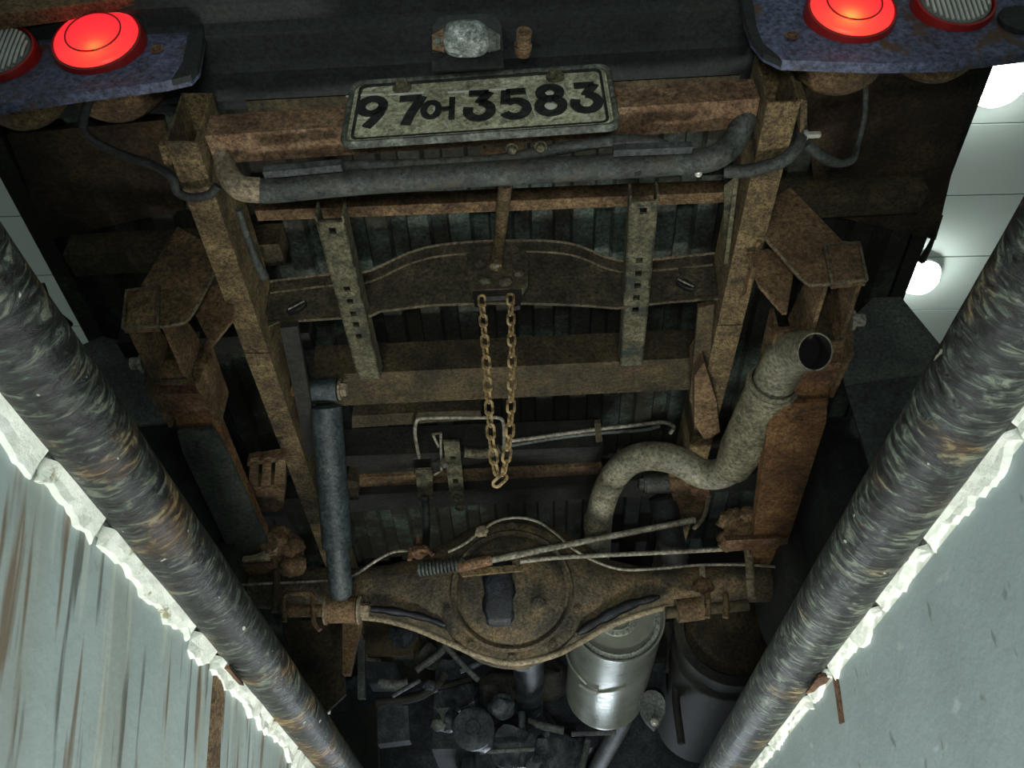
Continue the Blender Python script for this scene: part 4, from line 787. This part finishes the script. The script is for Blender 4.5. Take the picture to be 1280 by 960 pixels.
# wiring by the rails
wire('tail_wire', [(118, 108, 0.60), (104, 150, 0.60), (112, 172, 0.59), (150, 192, 0.58), (190, 206, 0.56), (215, 222, 0.53), (222, 240, 0.52), (240, 247, 0.515), (262, 243, 0.515), (272, 232, 0.52)], 0.006, 'black_rubber', B)
wire('tail_wire', [(905, 214, 0.52), (930, 214, 0.515), (955, 209, 0.515), (980, 200, 0.52), (995, 185, 0.53), (1001, 172, 0.545)], 0.009, 'bumper_paint', B)
wire('tail_wire', [(1008, 178, 0.56), (1020, 190, 0.56), (1036, 200, 0.56), (1052, 204, 0.57), (1066, 198, 0.58), (1072, 180, 0.60), (1080, 150, 0.62), (1082, 120, 0.64), (1081, 94, 0.64)], [0.008, 0.008, 0.008, 0.006, 0.006, 0.004, 0.004, 0.004, 0.004], 'bumper_paint', B)
p = B(1003, 169, 0.555); bolt(p, X, 0.005, 0.024, 'bright_bolt', T)
# ---------------------------------------------------------------- mud guards and flaps
def sheet(name, px, y, mat, label=None, th=0.006): o = slab(name, [Yp(u, v, y) for u, v in px], (0, th, 0), mat, T, 0.001); return tag(o, label) if label else o
sheet('mud_guard', [(1064, 398), (1092, 372), (1126, 371), (1183, 440), (1169, 464), (1056, 482), (1050, 440)], 1.30, 'grey_metal')
sheet('mud_flap', [(1056, 483), (1169, 466), (1215, 560), (1180, 650), (1110, 655)], 1.29, 'slate_rubber', 'dark rubber mud flap hanging behind the right wheel')
sheet('mud_guard', [(100, 432), (128, 420), (200, 440), (210, 528), (140, 534)], 1.30, 'grey_metal'); sheet('mud_flap', [(120, 536), (206, 531), (214, 545), (240, 640), (160, 650)], 1.42, 'black_rubber')
# ---------------------------------------------------------------- drive line and gearbox far ahead
ds = tube('drive_shaft', [V((-0.02, 1.80, 0.37)), V((-0.03, 3.2, 0.45))], 0.042, 'navy_case', T, 20, 1)
gb = lathe('gearbox', V((-0.06, 2.75, 0.33)), V((-0.06, 3.6, 0.36)), [(0, 0.07), (0.02, 0.10), (0.08, 0.10), (0.10, 0.13), (0.35, 0.16), (0.37, 0.20), (0.5, 0.22), (0.8, 0.22)], 'navy_case', T, 28); tag(gb, 'dim gearbox casing far ahead')
for k in range(7):
    a = 2 * math.pi * k / 7; bolt(V((-0.06 + 0.085 * math.cos(a), 2.74, 0.33 + 0.085 * math.sin(a))), -Y, 0.010, 0.012, 'navy_case', gb)
for k in range(5): beam('rib', V((-0.06, 2.86 + k * 0.05, 0.21 - k * 0.006)), V((0.08, 2.86 + k * 0.05, 0.25 - k * 0.006)), 0.008, 0.02, 'navy_case', gb)
def cpt(name, px, y, th, mat): return slab(name, [Yp(u, v, y) for u, v in px], (0, th, 0), mat, T, 0.004)
cpt('splash_plate', [(352, 778), (425, 772), (432, 868), (392, 905), (380, 870)], 2.05, 0.01, 'grime_brown'); cpt('splash_plate', [(428, 775), (452, 775), (437, 842), (428, 842)], 1.98, 0.02, 'rust_brown')
cpt('gear_bracket', [(450, 775), (520, 782), (528, 818), (500, 820), (458, 818)], 2.5, 0.03, 'grime_brown'); cpt('gear_bracket', [(447, 800), (456, 800), (456, 872), (447, 872)], 2.4, 0.02, 'grey_metal')
cpt('side_box', [(456, 826), (494, 828), (492, 848), (458, 848)], 2.5, 0.12, 'navy_case'); cpt('gear_plate', [(472, 880), (510, 882), (512, 925), (472, 930)], 2.6, 0.05, 'navy_case')
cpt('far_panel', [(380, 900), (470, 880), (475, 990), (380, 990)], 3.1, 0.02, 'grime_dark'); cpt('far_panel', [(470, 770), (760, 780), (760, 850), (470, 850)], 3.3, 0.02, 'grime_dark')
for q, y, r, m in (([(520, 838), (548, 818), (560, 803)], 2.35, 0.010, 'grey_metal'), ([(556, 806), (580, 832), (598, 850)], 2.3, 0.008, 'grey_metal'), ([(575, 838), (600, 828), (620, 815)], 2.4, 0.010, 'navy_case'), ([(470, 878), (520, 872), (545, 856), (556, 842)], 2.4, 0.012, 'grime_dark'), ([(488, 876), (530, 866), (590, 848)], 2.5, 0.010, 'grime_dark'), ([(474, 853), (498, 856), (510, 853)], 2.35, 0.014, 'grey_metal'), ([(490, 870), (525, 850)], 2.3, 0.006, 'navy_case'), ([(660, 902), (690, 910), (705, 913)], 2.6, 0.012, 'grey_metal'), ([(714, 917), (740, 916), (770, 915)], 2.6, 0.008, 'grey_metal'), ([(735, 925), (727, 960), (722, 990)], 2.7, 0.010, 'grey_metal'), ([(600, 940), (668, 936)], 2.5, 0.006, 'grey_metal'), ([(652, 890), (653, 960)], 2.55, 0.010, 'navy_case'), ([(860, 800), (845, 860), (852, 930)], 2.3, 0.010, 'grime_dark'), ([(838, 840), (840, 800), (834, 780)], 2.3, 0.016, 'grime_dark')):
    tube('linkage', [Yp(u, v, y) for u, v in q], r, m, T, 8, 4)
for u, v, y, r, m in ((592, 912, 2.45, 0.055, 'navy_case'), (560, 900, 2.45, 0.035, 'navy_case'), (548, 905, 2.42, 0.02, 'grey_metal'), (622, 862, 2.45, 0.05, 'grime_dark'), (626, 882, 2.40, 0.035, 'grime_brown'), (538, 858, 2.4, 0.02, 'grime_brown'), (690, 850, 2.55, 0.06, 'grime_dark'), (535, 820, 2.5, 0.04, 'grime_dark'), (505, 795, 2.5, 0.04, 'grime_brown'), (575, 870, 2.6, 0.06, 'navy_case'), (640, 930, 2.6, 0.07, 'navy_case'), (700, 940, 2.8, 0.08, 'navy_case'), (560, 800, 2.6, 0.06, 'grime_dark')):
    lump('gear_casting', Yp(u, v, y), r, r, r * 0.9, 'navy_case' if m == 'grime_brown' else m, T, u, 0.35)
lathe('round_cover', Yp(592, 912, 2.40), Yp(592, 912, 2.40) - Y, [(0, 0.055), (0.012, 0.055), (0.016, 0.045), (0.016, 0.02), (0.024, 0.018), (0.024, 0.002)], 'navy_case', T, 28)
cpt('lever', [(545, 886), (562, 884), (556, 890), (554, 905), (550, 892)], 2.3, 0.012, 'grey_metal')
boxm('cab_underside', (-0.80, 3.45, 0.30), (0.66, 5.4, 1.0), 'navy_case', T, 0.01); boxm('engine_sump', (-0.35, 3.0, 0.36), (0.2, 3.45, 0.7), 'navy_case', T, 0.02)
# exhaust flange between muffler and tank
fg = cpt('pipe_flange', [(800, 872), (812, 866), (828, 868), (832, 890), (824, 906), (818, 912), (808, 902), (801, 890)], 2.3, 0.02, 'grey_metal'); lathe('flange_neck', Yp(815, 880, 2.3), Yp(818, 870, 2.5), [(0, 0.034), (0.15, 0.03)], 'grey_metal', fg, 18); bolt(Yp(818, 903, 2.295), -Y, 0.007, 0.01, 'bright_bolt', fg)
# ------------------------------------------------------------------ hanging chain
ch = empty('chain', onplane(621, 372, 0.02)); tag(ch, 'rusty steel chain hanging in a loop from the winch', 'chain')
def chp(u, v): return onplane(u, v, 0.036)
path = smoothpath([chp(*q) for q in ((602, 370), (604, 400), (607, 440), (610, 490), (613, 535), (616, 565), (620, 590), (624, 601), (629, 592), (633, 572), (637, 545), (639, 500), (640, 450), (639, 410), (638, 368))], 30)
acc = [0.0]
for a, b in zip(path, path[1:]): acc.append(acc[-1] + (b - a).length)
N = int(acc[-1] / 0.0205); step = acc[-1] / N
bm = bmesh.new(); hl, hw, wr = 0.0085, 0.0052, 0.0022; lp = []
for k in range(10): a = math.pi * k / 9; lp.append(V((hw * math.cos(a), 0, hl - 0.002 + (hw) * math.sin(a))))
for k in range(10): a = math.pi + math.pi * k / 9; lp.append(V((hw * math.cos(a), 0, -hl + 0.002 + hw * math.sin(a))))
rings = []
for i, p in enumerate(lp):
    t = (lp[(i + 1) % 20] - lp[i - 1]).normalized(); n = V((0, 1, 0)); b = t.cross(n)
    rings.append([p + (n * math.cos(2 * math.pi * k / 6) + b * math.sin(2 * math.pi * k / 6)) * wr for k in range(6)])
loftbm(bm, rings, False, False, True); lk = finish('link', bm, 'chain_rust', None, True)
for i in range(N):
    s = (i + 0.5) * step; j = max(k for k in range(len(acc)) if acc[k] <= s); j = min(j, len(path) - 2)
    p = path[j] + (path[j + 1] - path[j]) * ((s - acc[j]) / max(1e-9, acc[j + 1] - acc[j])); t = (path[j + 1] - path[j]).normalized()
    n = V((0, -1, 0)); n = (n - t * n.dot(t)).normalized(); x = t.cross(n)
    if i % 2: x, n = (n * 0.85 + x * 0.53).normalized(), (x * -0.85 + n * 0.53).normalized()
    o = lk if i == 0 else bpy.data.objects.new('link', lk.data)
    if i: COL.objects.link(o)
    o.matrix_basis = Matrix(((x.x, n.x, t.x, p.x), (x.y, n.y, t.y, p.y), (x.z, n.z, t.z, p.z), (0, 0, 0, 1))); link(o, ch)
